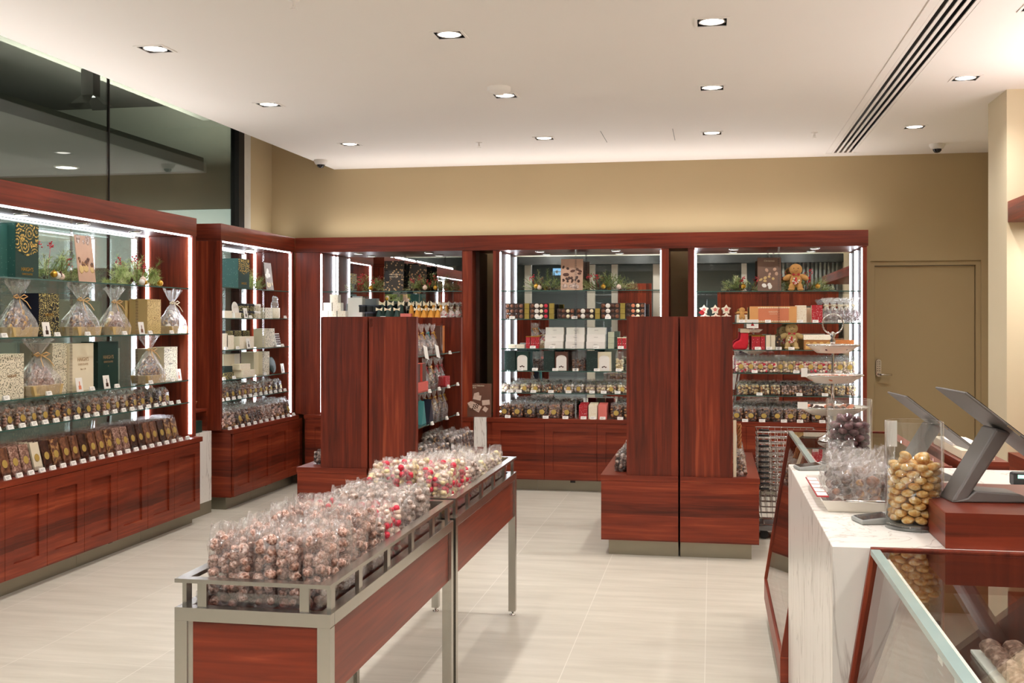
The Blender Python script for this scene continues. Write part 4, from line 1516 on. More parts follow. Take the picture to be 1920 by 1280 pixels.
def filling(mb, w, d, h, r, n, seed, nm=1, sub=1, flat=1.0, z0=0.0, jit=0.16):
    'lumps packed against the pouch wall'
    rr = random.Random(seed * 13 + 1)
    nx = max(1, int(w / (1.75 * r)))
    nyy = max(1, int(d / (1.75 * r)))
    z = z0 + r * 0.9
    row = 0
    while z < h - r * 0.3:
        for i in range(nx):
            for j in range(nyy):
                if 0 < i < nx - 1 and 0 < j < nyy - 1 and z < h - 2.5 * r:
                    continue
                x = (i - (nx - 1) / 2) * (w - 2 * r) / max(1, nx - 1) if nx > 1 else 0
                y = (j - (nyy - 1) / 2) * (d - 2 * r) / max(1, nyy - 1) if nyy > 1 else 0
                k = rr.uniform(0.72, 1.28) * r
                mb.ball((x + rr.uniform(-.4, .4) * r, y + rr.uniform(-.35, .35) * r, z + (rr.uniform(-.55, .55) + 0.5 * ((i + j) % 2)) * r), (k, k, k * flat), sub, rot=(rr.random() * 3, rr.random() * 3, 0), jit=jit, rr=rr, mat=rr.randrange(nm))
        z += r * 1.6
        row += 1
    return mb


def make_bag(w, d, h, fill, mats, r, seed, film=None, sticker=False, sub=1, jit=0.16, flat=1.0, top=0.28, name=None):
    name = name or ('foil_ball_bag' if RFOIL in mats else 'stickered_bag' if sticker else 'sweets_bag' if CREAMC in mats else 'cluster_bag' if (ROCKY in mats or GREYC in mats or FRECK in mats) else 'chocolate_bag')
    t = thing(name, None, None)
    mb = filling(MB(), w * 0.88, d * 0.86, h * fill, r, 0, seed, len(mats), sub, flat, 0.004, jit)
    mb.build('chocolates', mats, t)
    pouch(MB(), w, d, h, seed, top).build('clear_film', film or FILM, t)
    if sticker:
        m2 = MB()
        m2.X = Matrix.Translation((0, -d / 2 * 1.02, h * 0.36)) @ Matrix.Rotation(PI / 2, 4, 'X')
        m2.lathe([(0.0005, 0.0012), (w * 0.2, 0.0012), (w * 0.21, 0)], 18, smooth=False)
        m2.X = None
        m2.build('gold_sticker', STICK, t)
    return t


# ---- display table bags
TABX = [TX0 + 0.085 + 0.0675 * k for k in range(5)]
POS5 = ['leftmost', 'second from left', 'middle', 'second from right', 'rightmost']
bagmk = {
    'foil': lambda s_: make_bag(0.068, 0.08, 0.205, 0.9, [RFOIL, GFOIL, RFOIL, GFOIL, PFOIL], 0.0115, s_, sub=2, jit=0.0, top=0.2),
    'rocky': lambda s_: make_bag(0.067, 0.074, 0.225, 0.90, [ROCKY, ROCKY, FRECK], 0.0145, s_, sub=1, jit=0.2),
    'speck': lambda s_: make_bag(0.068, 0.078, 0.19, 0.88, [FRECK, GREYC], 0.014, s_, sub=1, jit=0.2),
    'grey': lambda s_: make_bag(0.068, 0.08, 0.185, 0.9, [GREYC], 0.014, s_, sub=1, jit=0.25),
    'pink': lambda s_: make_bag(0.067, 0.078, 0.195, 0.88, [PFOIL, RFOIL, PFOIL], 0.0115, s_, sub=2, jit=0.0),
    'pale': lambda s_: make_bag(0.066, 0.072, 0.15, 0.8, [GREYC, CREAMC], 0.0115, s_, sub=1, jit=0.2),
}
T1ROWS = ['rocky', 'rocky', 'rocky', 'rocky', 'rocky', 'rocky', 'speck', 'pink', 'pink', None, 'grey', 'grey', 'grey', 'grey']
T2ROWS = ['foil', 'foil', 'foil', 'foil', 'pink', 'grey', 'grey', 'pale', 'pale', 'pale', 'pale', 'pale', 'pale']
desc = {'rocky': 'bag of pink nut chocolate clusters', 'speck': 'bag of speckled chocolate clusters', 'grey': 'bag of pale cocoa clusters',
        'pink': 'bag of pink and white foil sweets', 'foil': 'bag of red and gold foil balls', 'pale': 'low bag of pale sweets'}
for (y0, y1), rows, tn in ((T1Y, T1ROWS, 'nearer table'), (T2Y, T2ROWS, 'farther table')):
    pitch = (y1 - y0 - 0.13) / len(rows)
    for i, kd in enumerate(rows):
        if kd is None:
            continue
        y = y0 + 0.105 + i * pitch
        for j, x in enumerate(TABX):
            var = (i * 5 + j * 3) % 4
            if kd in ('grey', 'speck') and tn == 'nearer table' and i > 9 and j == 4 and i % 2:
                continue
            put((kd, var), lambda kd=kd, var=var: bagmk[kd](var + 3), (x + rnd.uniform(-.005, .005), y + rnd.uniform(-.009, .009), 0.7168), rnd.uniform(-.3, .3) + (PI if (i + j) % 2 else 0),
                '%s, %s, %s row, %s' % (desc[kd], POS5[j], ORD[i + 1], tn), 'bag of chocolates', '%ss on the %s' % (desc[kd], tn), (1, 1, rnd.uniform(0.86, 1.06)), rnd.uniform(-.09, .05))
tc = thing('table_price_card', 'white price card tucked at the left rail of the nearer table', 'price card', (-1.385, 3.72, 0.7168))
MB().box(-0.006, 0.006, -0.02, 0.02, 0, 0.085).build('card_stem', ACRY, tc)
MB().box(-0.045, 0.02, -0.03, 0.03, 0.0855, 0.100).build('card', WHITE, tc, 0.001)
for y, w_ in ((2.9, 'near'), (3.55, 'middle'), (3.98, 'far')):
    a = thing('ticket_holder', 'clear price ticket holder in the nearer table tray, %s end' % w_ if w_ != 'middle' else 'clear price ticket holder in the middle of the nearer table tray', 'ticket holder', (-1.0295, y - 0.09, 0.7655), PI / 2)
    MB().box(-0.018, 0.018, -0.002, 0.002, 0, 0.022).build('holder_plate', ACRY, a)

# ---- counter tray bags
trb = [(0.375, 3.36, .5), (0.45, 3.36, .2), (0.52, 3.38, -.3), (0.36, 3.47, 1.0), (0.43, 3.47, .1), (0.50, 3.48, .6), (0.40, 3.58, .3), (0.47, 3.60, -.4), (0.52, 3.60, .9), (0.42, 3.68, .2), (0.49, 3.70, .5)]
for k, (x, y, a) in enumerate(trb):
    put(('tr', k % 3), lambda k=k: make_bag(0.078, 0.06, 0.14, 0.62, [[MILK, CHOC], [NUTS, MILK], [CHOC, MILK]][k % 3], 0.0155, 20 + k, FILM, top=0.36),
        (x, y, CT + 0.0055), a, 'crinkly clear bag of chocolates on the white counter tray, %s from the near end' % ORD[k + 1], 'bag of chocolates', 'bags piled on the counter tray', (1, 1, 0.9 + 0.05 * (k % 5)))


# ---- gift packs
def hamper(w, h, seed, tray=True, ribbon=RIBBON, boxm=BEIGE, fillm=(NUTS, GOLD)):
    t = thing('gift_hamper', None, None)
    rr = random.Random(seed)
    if tray:
        MB().prism([(-w * 0.40, 0), (w * 0.40, 0), (w * 0.46, h * 0.17), (-w * 0.46, h * 0.17)], -w * 0.3, w * 0.3, 'y').build('hamper_tray', boxm, t, 0.002)
    mb = MB()
    for k in range(34):
        q = rr.random()
        z = h * (0.15 + 0.34 * q)
        rad = w * 0.36 * (1 - q * 0.72)
        a = rr.random() * 6.283
        mb.ball((rad * math.cos(a), rad * 0.7 * math.sin(a), z), w * rr.uniform(0.06, 0.10), 1, rot=(rr.random() * 3, rr.random() * 3, 0), jit=0.15, rr=rr, mat=0 if k % 4 else 1)
    mb.ball((0, 0, h * 0.26), (w * 0.3, w * 0.2, h * 0.2), 2)
    mb.build('chocolates', list(fillm), t)
    vs, fs = [], []
    nk = 26
    prof = [(0.47, 0.0, 0.34), (0.49, 0.17, 0.36), (0.44, 0.3, 0.33), (0.33, 0.45, 0.24), (0.2, 0.58, 0.15), (0.075, 0.68, 0.06), (0.07, 0.71, 0.055), (0.2, 0.82, 0.12), (0.34, 0.93, 0.16), (0.42, 1.0, 0.18)]
    for i, (kx, kz, ky) in enumerate(prof):
        for j in range(nk):
            a = 2 * PI * j / nk
            ruf = 1 + (0.16 if i > 6 else 0.07) * math.sin(j * 3.7 + i + seed) + rr.uniform(-.05, .05)
            c, s_ = math.cos(a), math.sin(a)
            e = 0.6 if i < 3 else 1.0
            vs.append((w * kx * ruf * math.copysign(abs(c) ** e, c), w * ky * ruf * math.copysign(abs(s_) ** e, s_), h * kz + (rr.uniform(-.05, .05) * h if i == len(prof) - 1 else 0)))
    for i in range(len(prof) - 1):
        for j in range(nk):
            j2 = (j + 1) % nk
            fs.append((i * nk + j, i * nk + j2, (i + 1) * nk + j2, (i + 1) * nk + j))
    MB().add(vs, fs).build('cellophane', FILMH, t)
    mb = MB()
    z = h * 0.695
    mb.tube([(w * 0.09 * math.cos(q * PI / 4), w * 0.075 * math.sin(q * PI / 4), z) for q in range(8)], h * 0.014, 6, closed=True)
    for s_ in (-1, 1):
        lo = [(0, -w * 0.08, z), (s_ * w * 0.12, -w * 0.12, z + h * 0.05), (s_ * w * 0.24, -w * 0.12, z + h * 0.02), (s_ * w * 0.13, -w * 0.10, z - h * 0.02)]
        mb.tube(lo, h * 0.012, 5, closed=True)
        mb.tube([(0, -w * 0.09, z), (s_ * w * 0.12, -w * 0.2, z - h * 0.08), (s_ * w * 0.16, -w * 0.3, z - h * 0.2)], h * 0.009, 5)
    mb.build('ribbon_bow', ribbon, t)
    return t


def box_pack(w, d, h, m, name='gift_box', front=None, side=None, lid=None, letter=None, lcol=GOLD, lsize=0.02, lz=0.62, open_lid=False):
    t = thing(name, None, None)
    mats = [m, front or m, side or m]
    mb = MB()
    mb.box(-w / 2, w / 2, -d / 2, d / 2, 0, h, 2, 1)
    mb.build('carton', mats, t, min(0.0015, h * 0.05))
    if lid:
        MB().box(-w / 2 - .001, w / 2 + .001, -d / 2 - .001, d / 2 + .001, h * 0.93, h + .001).build('lid', lid, t)
    if letter:
        ls_ = letter if isinstance(letter, list) else [letter]
        for k, s_ in enumerate(ls_):
            text(s_, lsize * (1 if k == 0 else 0.5), (0, -d / 2 - 0.0014, h * lz - k * lsize * 0.9), (PI / 2, 0, 0), lcol, t, 'printed_lettering', 0.0003)
    return t


def place_box(label, cat, x, y, z, rz, w, d, h, m, **k):
    grp = k.pop('group', None)
    t = box_pack(w, d, h, m, **k)
    t.location = (x, y, z + 0.0006)
    t.rotation_euler = (0, 0, rz)
    tag(t, label, cat, grp)
    return t


def garland(name, label, x, y, z, rz, L, h, seed, berries=3, baubles=2, cones=1):
    t = thing(name, label, 'garland', (x, y, z + 0.001), rz, 'festive pine garlands on the top shelves')
    rr = random.Random(seed)
    tw = MB()
    nd = MB()
    n = int(L * 80)
    for b in range(n):
        u = (b + rr.random()) / n
        bx_ = (u - 0.5) * L * 0.8
        hh = h * (0.45 + 0.55 * math.sin(PI * min(1, max(0, u))) ** 0.7)
        ang = rr.uniform(-1.25, 1.25) + (u - 0.5) * 1.6
        ln = hh * rr.uniform(0.6, 1.0)
        dirv = Vector((math.sin(ang), rr.uniform(-.45, .25), max(0.05, math.cos(ang)))).normalized()
        p0 = Vector((bx_, rr.uniform(-.02, .04), 0.012))
        p1 = p0 + dirv * ln
        p1.z = max(p1.z, 0.02)
        tw.tube([p0, p1], 0.0014, 4)
        d = (p1 - p0).normalized()
        up = Vector((0, -1, 0.3))
        a = (up - d * up.dot(d)).normalized()
        bb_ = d.cross(a)
        m = max(6, int(ln * 230))
        for k in range(m):
            s_ = (k + 1) / m
            q = p0.lerp(p1, 0.15 + 0.85 * s_)
            for _ in range(2):
                th = rr.random() * 6.283
                o = (a * math.cos(th) + bb_ * math.sin(th)) * 1.0 + d * 0.42
                tip = q + o.normalized() * rr.uniform(0.024, 0.042)
                tip.z = max(tip.z, 0.003)
                sd_ = d.cross(o).normalized() * 0.0016
                nd.add([q - sd_, q + sd_, tip], [(0, 1, 2)])
    tw.build('twigs', BARK, t)
    o = nd.build('pine_needles', NEEDLE, t)
    o['kind'] = 'stuff'
    for k in range(berries):
        c = Vector((rr.uniform(-.4, .4) * L, -0.03, h * rr.uniform(0.45, 0.95)))
        mb = MB()
        for q in range(13):
            mb.ball(c + Vector((rr.uniform(-.022, .022), rr.uniform(-.02, .02), rr.uniform(-.025, .028))), 0.0048, 1)
        mb.tube([c, (c.x * 0.8, 0, 0.02)], 0.0012, 4)
        mb.build('berry_spray', BERRY, t)
    for k in range(baubles):
        c = ((rr.uniform(-.45, .45)) * L, -0.05, 0.028 + rr.random() * 0.02)
        MB().ball(c, 0.022, 2).lathe([(0.005, 0.02), (0.005, 0.027)], 8, c).build('bauble', [GOLD, PFOIL, CERAM][k % 3], t)
    for k in range(cones):
        c = (rr.uniform(-.3, .3) * L, -0.055, 0.04)
        mb = MB()
        for q in range(5):
            mb.lathe([(0.004, 0), (0.016 - q * 0.002, 0.006), (0.004, 0.009)], 9, (c[0], c[1], c[2] - 0.015 + q * 0.007), smooth=False)
        mb.build('pine_cone', BROWNC, t)
    return t


def poster(label, x, y, z, rz, w, h, base, blobs, tilt=-0.12, title=None, name='display_card'):
    t = thing(name, label, 'display card', (x, y, z + 0.001), rz)
    t.rotation_euler = (tilt, 0, rz)
    MB().box(-w / 2, w / 2, 0, 0.004, 0, h).build('card_board', base, t, 0.0005)
    rr = random.Random(int(w * 1000))
    for m, n, s_, za, zb in blobs:
        mb = MB()
        for k in range(n):
            mb.ball((rr.uniform(-.4, .4) * w, -0.0006, h * rr.uniform(za, zb)), (s_ * rr.uniform(.6, 1.2), 0.0006, s_ * rr.uniform(.5, 1)), 1, rot=(0, rr.random() * 3, 0))
        mb.build('printed_picture', m, t)
    if title:
        for k, (s_, sz, zz) in enumerate(title):
            text(s_, sz, (0, -0.001, h * zz), (PI / 2, 0, 0), CREAM, t, 'printed_lettering', 0.0002)
    return t


TAN = pm('poster tan', (196, 160, 136), 0.5, var=0.2, scale=12)
DUSK = pm('poster dusk brown', (120, 92, 76), 0.5, var=0.35, scale=9)
GREYP = pm('poster grey', (150, 138, 128), 0.5, var=0.4, scale=8)

# ---- large left cabinet goods (local front faces +X)
RZ = PI / 2
AXM = -3.97


def aya(u, X=AXM):
    return ya(u, X)


place_box('large deep green gift box with gold scroll lid on the top left shelf', 'gift box', -3.93, aya(45, -3.87), 1.745, RZ, 0.215, 0.16, 0.31, GREEN, front=GREEN, side=DOT_G, letter=["HAIGH'S", 'CHOCOLATES'], lz=0.16, lsize=0.03, name='gift_box')
gb = bpy.data.objects.new('scroll_print', MB().prism([(-0.105, 0.16), (-0.06, 0.145), (0.0, 0.125), (0.06, 0.145), (0.105, 0.16), (0.105, 0.308), (-0.105, 0.308)], -0.0818, -0.0806, 'y').mesh('scroll_print', [FIL_G]))
COL.objects.link(gb)
BIG = [o for o in bpy.data.objects if o.get('label', '').startswith('large deep green gift box')][0]
gb.parent = BIG
place_box('speckled green tall gift box at the left end of the top left shelf', 'gift box', -4.0, aya(-2, -3.9), 1.745, RZ, 0.17, 0.2, 0.30, DOT_G)
garland('pine_garland', 'pine garland with red berries left of the hamper card on the top left shelf', -4.0, aya(108, -3.95), 1.745, RZ, 0.46, 0.24, 11, 3, 3, 1)
garland('pine_garland', 'long pine garland with gold baubles at the right end of the top left shelf', -3.98, aya(262, -3.95), 1.745, RZ, 0.72, 0.24, 12, 5, 4, 1)
poster('tan display card showing a gift hamper on the top left shelf', -3.9, aya(170, -3.88), 1.745, RZ, 0.19, 0.30, TAN, [(NUTS, 12, 0.018, 0.36, 0.5), (BEIGE, 5, 0.03, 0.26, 0.34), (GREYC, 8, 0.02, 0.86, 0.96)])


def hamp(k, label, x, y, z, rz, w, h, ribbon=RIBBON, boxm=BEIGE, fillm=(NUTS, GOLD)):
    put(('hp', k), lambda: hamper(w, h, 40 + k, True, ribbon, boxm, fillm), (x + (0.04 if rz else 0), y, z + 0.0006), rz, label, 'gift hamper', 'cellophane gift hampers', (1, 0.74 if rz else 1, 1))


hamp(0, 'cellophane gift hamper with gold bow at the left end of the second shelf', -3.97, aya(20), 1.41, RZ, 0.27, 0.325)
hamp(1, 'cellophane gift hamper with wide gold bow right of the black scroll box', -3.97, aya(140), 1.41, RZ, 0.30, 0.32, fillm=(NUTS, CHOC))
hamp(2, 'cellophane gift hamper in front of the kraft boxes, second shelf', -3.97, aya(204), 1.41, RZ, 0.26, 0.31, fillm=(FRECK, BEIGE))
hamp(3, 'white topped cellophane hamper at the right end of the second shelf', -3.95, aya(309), 1.41, RZ, 0.27, 0.32, ribbon=WRIB, fillm=(NUTS, CERAM))
place_box('black book shaped box with gold scroll print on the second left shelf', 'gift box', -3.98, aya(82, -3.93), 1.41, RZ, 0.20, 0.17, 0.255, BLACK, front=FIL_K, side=NAVY, letter=["HAIGH'S"], lsize=0.022, lz=0.5)
place_box('plain kraft gold box behind the second shelf hampers', 'gift box', -4.08, aya(242, -4.05), 1.41, RZ, 0.17, 0.10, 0.235, BEIGE)
place_box('kraft gold box with scroll print on the second left shelf', 'gift box', -3.95, aya(272, -3.95), 1.41, RZ, 0.19, 0.14, 0.245, BEIGE, front=FIL_B)
place_box('cream scroll print box at the left end of the third left shelf', 'gift box', -3.94, aya(16, -3.9), 1.065, RZ, 0.22, 0.12, 0.25, CREAM, front=FIL_C, letter=["HAIGH'S"], lcol=GREY, lsize=0.022, lz=0.5)
hamp(4, 'tall cellophane hamper with a chocolate house on the third left shelf', -3.98, aya(62), 1.065, RZ, 0.33, 0.335, fillm=(FRECK, MILK))
place_box('tall cream scroll box behind the chocolate house hamper', 'gift box', -4.09, aya(88, -4.0), 1.065, RZ, 0.16, 0.08, 0.30, CREAM, front=FIL_C)
place_box('tall cream scroll box left of the plain cream box, third left shelf', 'gift box', -3.98, aya(112, -3.92), 1.065, RZ, 0.15, 0.12, 0.30, CREAM, front=FIL_C)
place_box('plain cream gift box with printed shop lettering on the third left shelf', 'gift box', -3.95, aya(153, -3.9), 1.065, RZ, 0.235, 0.12, 0.295, CREAM, letter=["HAIGH'S", 'CHOCOLATES', 'No 1 39'], lcol=pm('tan ink', (170, 140, 100), 0.5), lsize=0.034, lz=0.66)
place_box('dark green gift box with gold shop lettering on the third left shelf', 'gift box', -3.97, aya(203, -3.91), 1.065, RZ, 0.245, 0.12, 0.30, DOT_D, front=GREEN, letter=["HAIGH'S", 'CHOCOLATES', '*'], lsize=0.034, lz=0.66)
hamp(5, 'cellophane hamper with gold bow between green and cream boxes, third left shelf', -3.95, aya(264), 1.065, RZ, 0.29, 0.335, fillm=(NUTS, CHOC))
place_box('cream box behind the right hand hamper of the third left shelf', 'gift box', -4.06, aya(286, -4.02), 1.065, RZ, 0.17, 0.1, 0.235, CREAM)
place_box('cream scroll box at the right end of the third left shelf', 'gift box', -3.98, aya(318, -3.93), 1.065, RZ, 0.20, 0.12, 0.245, CREAM, front=FIL_C, letter=["HAIGH'S"], lcol=GREY, lsize=0.016, lz=0.5)


def tastecard(label, x, y, z, rz, m=CHOC):
    t = thing('tasting_card', label, 'display card', (x, y, z + 0.0006), rz)
    t.rotation_euler = (-0.15, 0, rz)
    MB().box(-0.036, 0.036, 0, 0.002, 0, 0.085).build('card', WHITE, t)
    mb = MB()
    mb.box(-0.012, 0.016, -0.001, -0.0002, 0.012, 0.036).box(-0.002, 0.006, -0.001, -0.0002, 0.036, 0.062)
    mb.build('printed_picture', m, t)
    return t


tastecard('small white picture card in front of the black scroll box', -3.845, aya(89, -3.845), 1.41, RZ)
tastecard('small white picture card in front of the kraft scroll box', -3.845, aya(267, -3.845), 1.41, RZ, MILK)
tastecard('small white picture card in front of the plain cream box', -3.85, aya(152, -3.845), 1.065, RZ, CORAL)
tastecard('small white picture card in front of the dark green box', -3.85, aya(203, -3.845), 1.065, RZ)
tastecard('small white picture card at the right end of the third left shelf', -3.85, aya(338, -3.845), 1.065, RZ, CORAL)
for k, u in enumerate((8, 108, 165, 234, 282, 322)):
    ptag((-3.828, ya(u, -3.828), 1.4106), RZ, 'white price tag, %s from the left on the second left shelf' % ORD[k + 1])
for k, u in enumerate((12, 92, 173, 220, 283, 324)):
    ptag((-3.828, ya(u, -3.828), 1.0656), RZ, 'white price tag, %s from the left on the third left shelf' % ORD[k + 1])

# sloped row of stickered bags
fills = [[NUTS, MILK], [CHOC, NUTS], [FRECK, NUTS], [GREYC, MILK]]


def stick_bag(v):
    return make_bag(0.098, 0.075, 0.125, 0.74, fills[v % 4], 0.0115, 60 + v, FILMS, True, 1, 0.15, 1.0, 0.3)


def bag_row(nm, X, Y, Z, rz, n, pitch, rows, where, grp, key='sb', mk=None, what='stickered clear bag of chocolates', cat='bag of chocolates', dpitch=0.082, names=('front', 'middle', 'back'), tilt=-0.12, step=0.0, sc=None, variants=4, tags=True, tagz=0.0, tagd=0.05):
    """row along local x starting at (X, Y), rz as the cabinet, rows go back"""
    mk = mk or stick_bag
    ux, uy = math.cos(rz), math.sin(rz)
    bx_, by = -math.sin(rz), math.cos(rz)
    for i in range(n):
        for r_ in range(rows):
            j1_, j2_ = rnd.uniform(-.004, .004), rnd.uniform(-.004, .004)
            px = X + ux * (i * pitch + j1_) + bx_ * (r_ * dpitch + j2_)
            py_ = Y + uy * (i * pitch + j1_) + by * (r_ * dpitch + j2_)
            v = (i // 2 + r_) % variants
            lab = '%s, %s from left, %s row, %s' % (what, ORD[i + 1], names[r_], where) if rows > 1 else '%s, %s from left, %s' % (what, ORD[i + 1], where)
            put((key, v), lambda v=v: mk(v), (px, py_, Z + 0.001 + r_ * step), rz + rnd.uniform(-.1, .1), lab, cat, grp, sc, tilt)


tr_ = lambda X0, Y0: None
ys, ye = 5.05, 7.50
n = int((ye - ys) / 0.112)
bag_row('a', -3.885, ys, 0.90, RZ, n, 0.112, 2, 'longest cabinet lowest shelf', 'stickered bags on the longest cabinet lowest shelf', dpitch=0.1, step=0.012)
for k in range(n + 2):
    ptag((-3.826, ys - 0.02 + k * 0.108, 0.9012), RZ, 'white price tag, %s from the left along the longest cabinet lowest shelf' % ORD[k + 1])


def make_bar(mt, h=0.165, w=0.078):
    t = thing('chocolate_bar', None, None)
    MB().box(-w / 2, w / 2, -0.006, 0.006, 0.004, h).build('bar_block', mt, t, 0.001)
    mb = MB()
    mb.box(-w / 2 - .003, w / 2 + .003, -0.0075, 0.0075, 0, h + 0.004)
    mb.box(-w / 2 - .003, w / 2 + .003, -0.001, 0.001, h + 0.004, h + 0.022)
    mb.build('clear_sleeve', SLEEVE, t)
    m2 = MB()
    m2.X = Matrix.Translation((0, -0.0078, h * 0.46)) @ Matrix.Rotation(PI / 2, 4, 'X')
    m2.lathe([(0.0005, 0.0008), (0.022, 0.0008), (0.023, 0)], 20, smooth=False)
    m2.X = None
    m2.build('round_sticker', STICK, t)
    return t


BARM = [MILK, CHOC, FRECK, NUTS, CREAM]
y = 5.0
k = 0
plan = [0, 0, 1, 0, 0, 2, 2, 4, 1, 3, 0, 0, 1, 0, 0, 3, 2, 2, 1, 1, 0, 0, 1, 3, 3, 0]
while y < 7.42:
    v = plan[k % len(plan)]
    for r_ in range(5):
        put(('bar', v), lambda v=v: make_bar(BARM[v]), (-3.80 - r_ * 0.034, y, BT + 0.002), RZ,
            'sleeved chocolate bar, %s from left, %s from front, longest cabinet worktop' % (ORD[k + 1], ORD[r_ + 1]), 'chocolate bar', 'sleeved bars on the longest cabinet worktop', None, -0.24)
    y += 0.094 if k % 3 else 0.102
    k += 1
for q in range(24):
    ptag((-3.757, 5.03 + q * 0.1035, BT), RZ, 'white price tag, %s from the left along the longest cabinet worktop' % ORD[q + 1])
tb = thing('bar_tray', 'long clear tray holding the bars on the longest cabinet worktop', 'display tray', (-3.92, 6.25, BT + 0.0002))
MB().box(0.125, 0.128, -1.28, 1.28, 0, 0.03).build('tray_lip', ACRY, tb)

# ---- second left cabinet
place_box('tall deep green gift box with gold scroll lid in the short left cabinet', 'gift box', -3.95, aya(452, -3.88), SH[0], RZ, 0.22, 0.19, 0.245, DOT_G, front=GREEN, side=DOT_G, letter=["HAIGH'S"], lsize=0.028, lz=0.16)
gb2 = bpy.data.objects.new('scroll_print', MB().prism([(-0.108, 0.15), (-0.06, 0.132), (0.0, 0.115), (0.06, 0.132), (0.108, 0.15), (0.108, 0.243), (-0.108, 0.243)], -0.0968, -0.0956, 'y').mesh('scroll_print', [FIL_G]))
COL.objects.link(gb2)
gb2.parent = [o for o in bpy.data.objects if o.get('label', '').startswith('tall deep green gift box')][0]
garland('pine_garland', 'pale pine garland behind the green box in the short left cabinet', -4.02, aya(478, -3.95), SH[0], RZ, 0.6, 0.19, 13, 2, 2, 0)
poster('narrow display card with a snowy town picture in the short left cabinet', -3.9, aya(511, -3.88), SH[0], RZ, 0.16, 0.25, GREYP, [(CREAMC, 6, 0.02, 0.1, 0.3), (WHITE, 5, 0.03, 0.5, 0.7)])


def lathe_thing(name, label, cat, x, y, z, parts, group=None, rz=0, tilt=None):
    t = thing(name, label, cat, (x, y, z + 0.0006), rz, group)
    if tilt:
        t.rotation_euler = (tilt, 0, rz)
    for nm, prof, m in parts:
        MB().lathe(prof, 24).build(nm, m, t)
    return t


def ornament_pack(w, h, seed):
    return hamper(w, h, seed, False, WRIB, CREAM, (CREAMC, CERAM))


zB = 1.525
tn_ = [('tin', [('tin_body', [(0.05, 0), (0.05, 0.05)], DOT_D), ('tin_lid', [(0.052, 0.05), (0.052, 0.07), (0.048, 0.073)], GREEN)])]
place_box('white patterned low box at the left of the short cabinet second shelf', 'gift box', -3.95, aya(424, -3.9), zB, RZ, 0.14, 0.14, 0.06, WHITE, front=DOT_W)
place_box('white patterned low box beside the standing plate in the short cabinet', 'gift box', -3.93, aya(439, -3.9), zB, RZ, 0.12, 0.13, 0.045, WHITE, front=DOT_W)
lathe_thing('decorated_plate', 'round white plate standing upright in the short left cabinet', 'plate', -3.93, aya(450, -3.88), zB + 0.07, [('plate_body', [(0.02, 0), (0.062, 0.005), (0.068, 0.010), (0.06, 0.013), (0.02, 0.006)], CERAM)], None, RZ, PI / 2 - 0.15)
for k, (u, m, s_) in enumerate(((462, FIL_K, 0.052), (474, FIL_K, 0.05), (486, FIL_C, 0.05))):
    for q in range(2):
        lathe_thing('round_tin', 'small round patterned tin, %s of %s stack from left in the short cabinet' % ('top' if q else 'bottom', ORD[k + 1]), 'tin', -3.94, aya(u, -3.9), zB + q * 0.0626,
                    [('tin_body', [(s_, 0), (s_, 0.042)], m), ('tin_lid', [(s_ + .0015, 0.042), (s_ + .0015, 0.058), (s_ - .003, 0.0615)], BLACK if m is FIL_K else CERAM)], 'small round tins in the short left cabinet')
for q in range(3):
    place_box('flat grey patterned tin, %s from bottom, short left cabinet' % ORD[q + 1], 'tin', -3.96, aya(500, -3.92), zB + q * 0.032, RZ, 0.17, 0.12, 0.031, FIL_C, group='flat patterned tins')
mg = thing('festive_mug', 'white mug filled with wrapped sweets in the short left cabinet', 'mug', (-3.92, aya(519, -3.9), zB + 0.001), RZ)
MB().lathe([(0.042, 0), (0.046, 0.01), (0.046, 0.095), (0.043, 0.095), (0.042, 0.01), (0.001, 0.008)], 24).build('mug_body', DOT_W, mg)
MB().tube([(0.045, 0, 0.08), (0.075, 0, 0.078), (0.085, 0, 0.05), (0.07, 0, 0.022), (0.045, 0, 0.02)], 0.006, 8).build('mug_handle', CERAM, mg)
MB().ball((0, 0, 0.12), (0.04, 0.035, 0.045), 2, jit=0.15, rr=random.Random(4)).ball((0, 0, 0.175), (0.03, 0.025, 0.03), 1, jit=0.3, rr=random.Random(5)).build('wrapped_sweets', FILMH, mg)
zB = 1.27
for k, (u, w, h, m, f, lb) in enumerate(((421, 0.1, 0.13, WHITE, DOT_W, 'red and white small box at the left of the short cabinet third shelf'), (431, 0.13, 0.115, CREAM, DOT_W, 'cream dotted box, second from left, short cabinet third shelf'),
                                         (462, 0.29, 0.1, CREAM, DOT_W, 'long cream patterned box in front, short cabinet third shelf'), (505, 0.21, 0.165, CREAM, FIL_C, 'square cream scroll box at the right of the short cabinet third shelf'))):
    place_box(lb, 'gift box', -3.93, aya(u, -3.88), zB, RZ, w, 0.11, h, m, front=f)
for k in range(3):
    place_box('black and gold patterned box, %s from left, short left cabinet' % ORD[k + 1], 'gift box', -4.06, 8.63 + k * 0.17, zB, RZ, 0.155, 0.12, 0.15, NAVY, front=FIL_K, group='black patterned boxes in the short cabinet')
bx1 = thing('open_chocolate_box', 'open box showing rows of chocolates, standing in the short left cabinet', 'chocolate box', (-3.9, aya(527, -3.88), zB + 0.001), RZ)
bx1.rotation_euler = (-0.2, 0, RZ)
MB().box(-0.055, 0.055, 0, 0.014, 0, 0.12).build('box_tray', WHITE, bx1, 0.001)
mb = MB()
for i in range(4):
    for j in range(5):
        mb.box(-0.045 + i * 0.023, -0.027 + i * 0.023, -0.005, 0, 0.012 + j * 0.021, 0.028 + j * 0.021)
mb.build('chocolates', CHOC, bx1)
zB = 1.03
place_box('grey cream upright box at the back of the short cabinet fourth shelf', 'gift box', -4.0, aya(434, -3.93), zB, RZ, 0.2, 0.1, 0.195, CREAM)
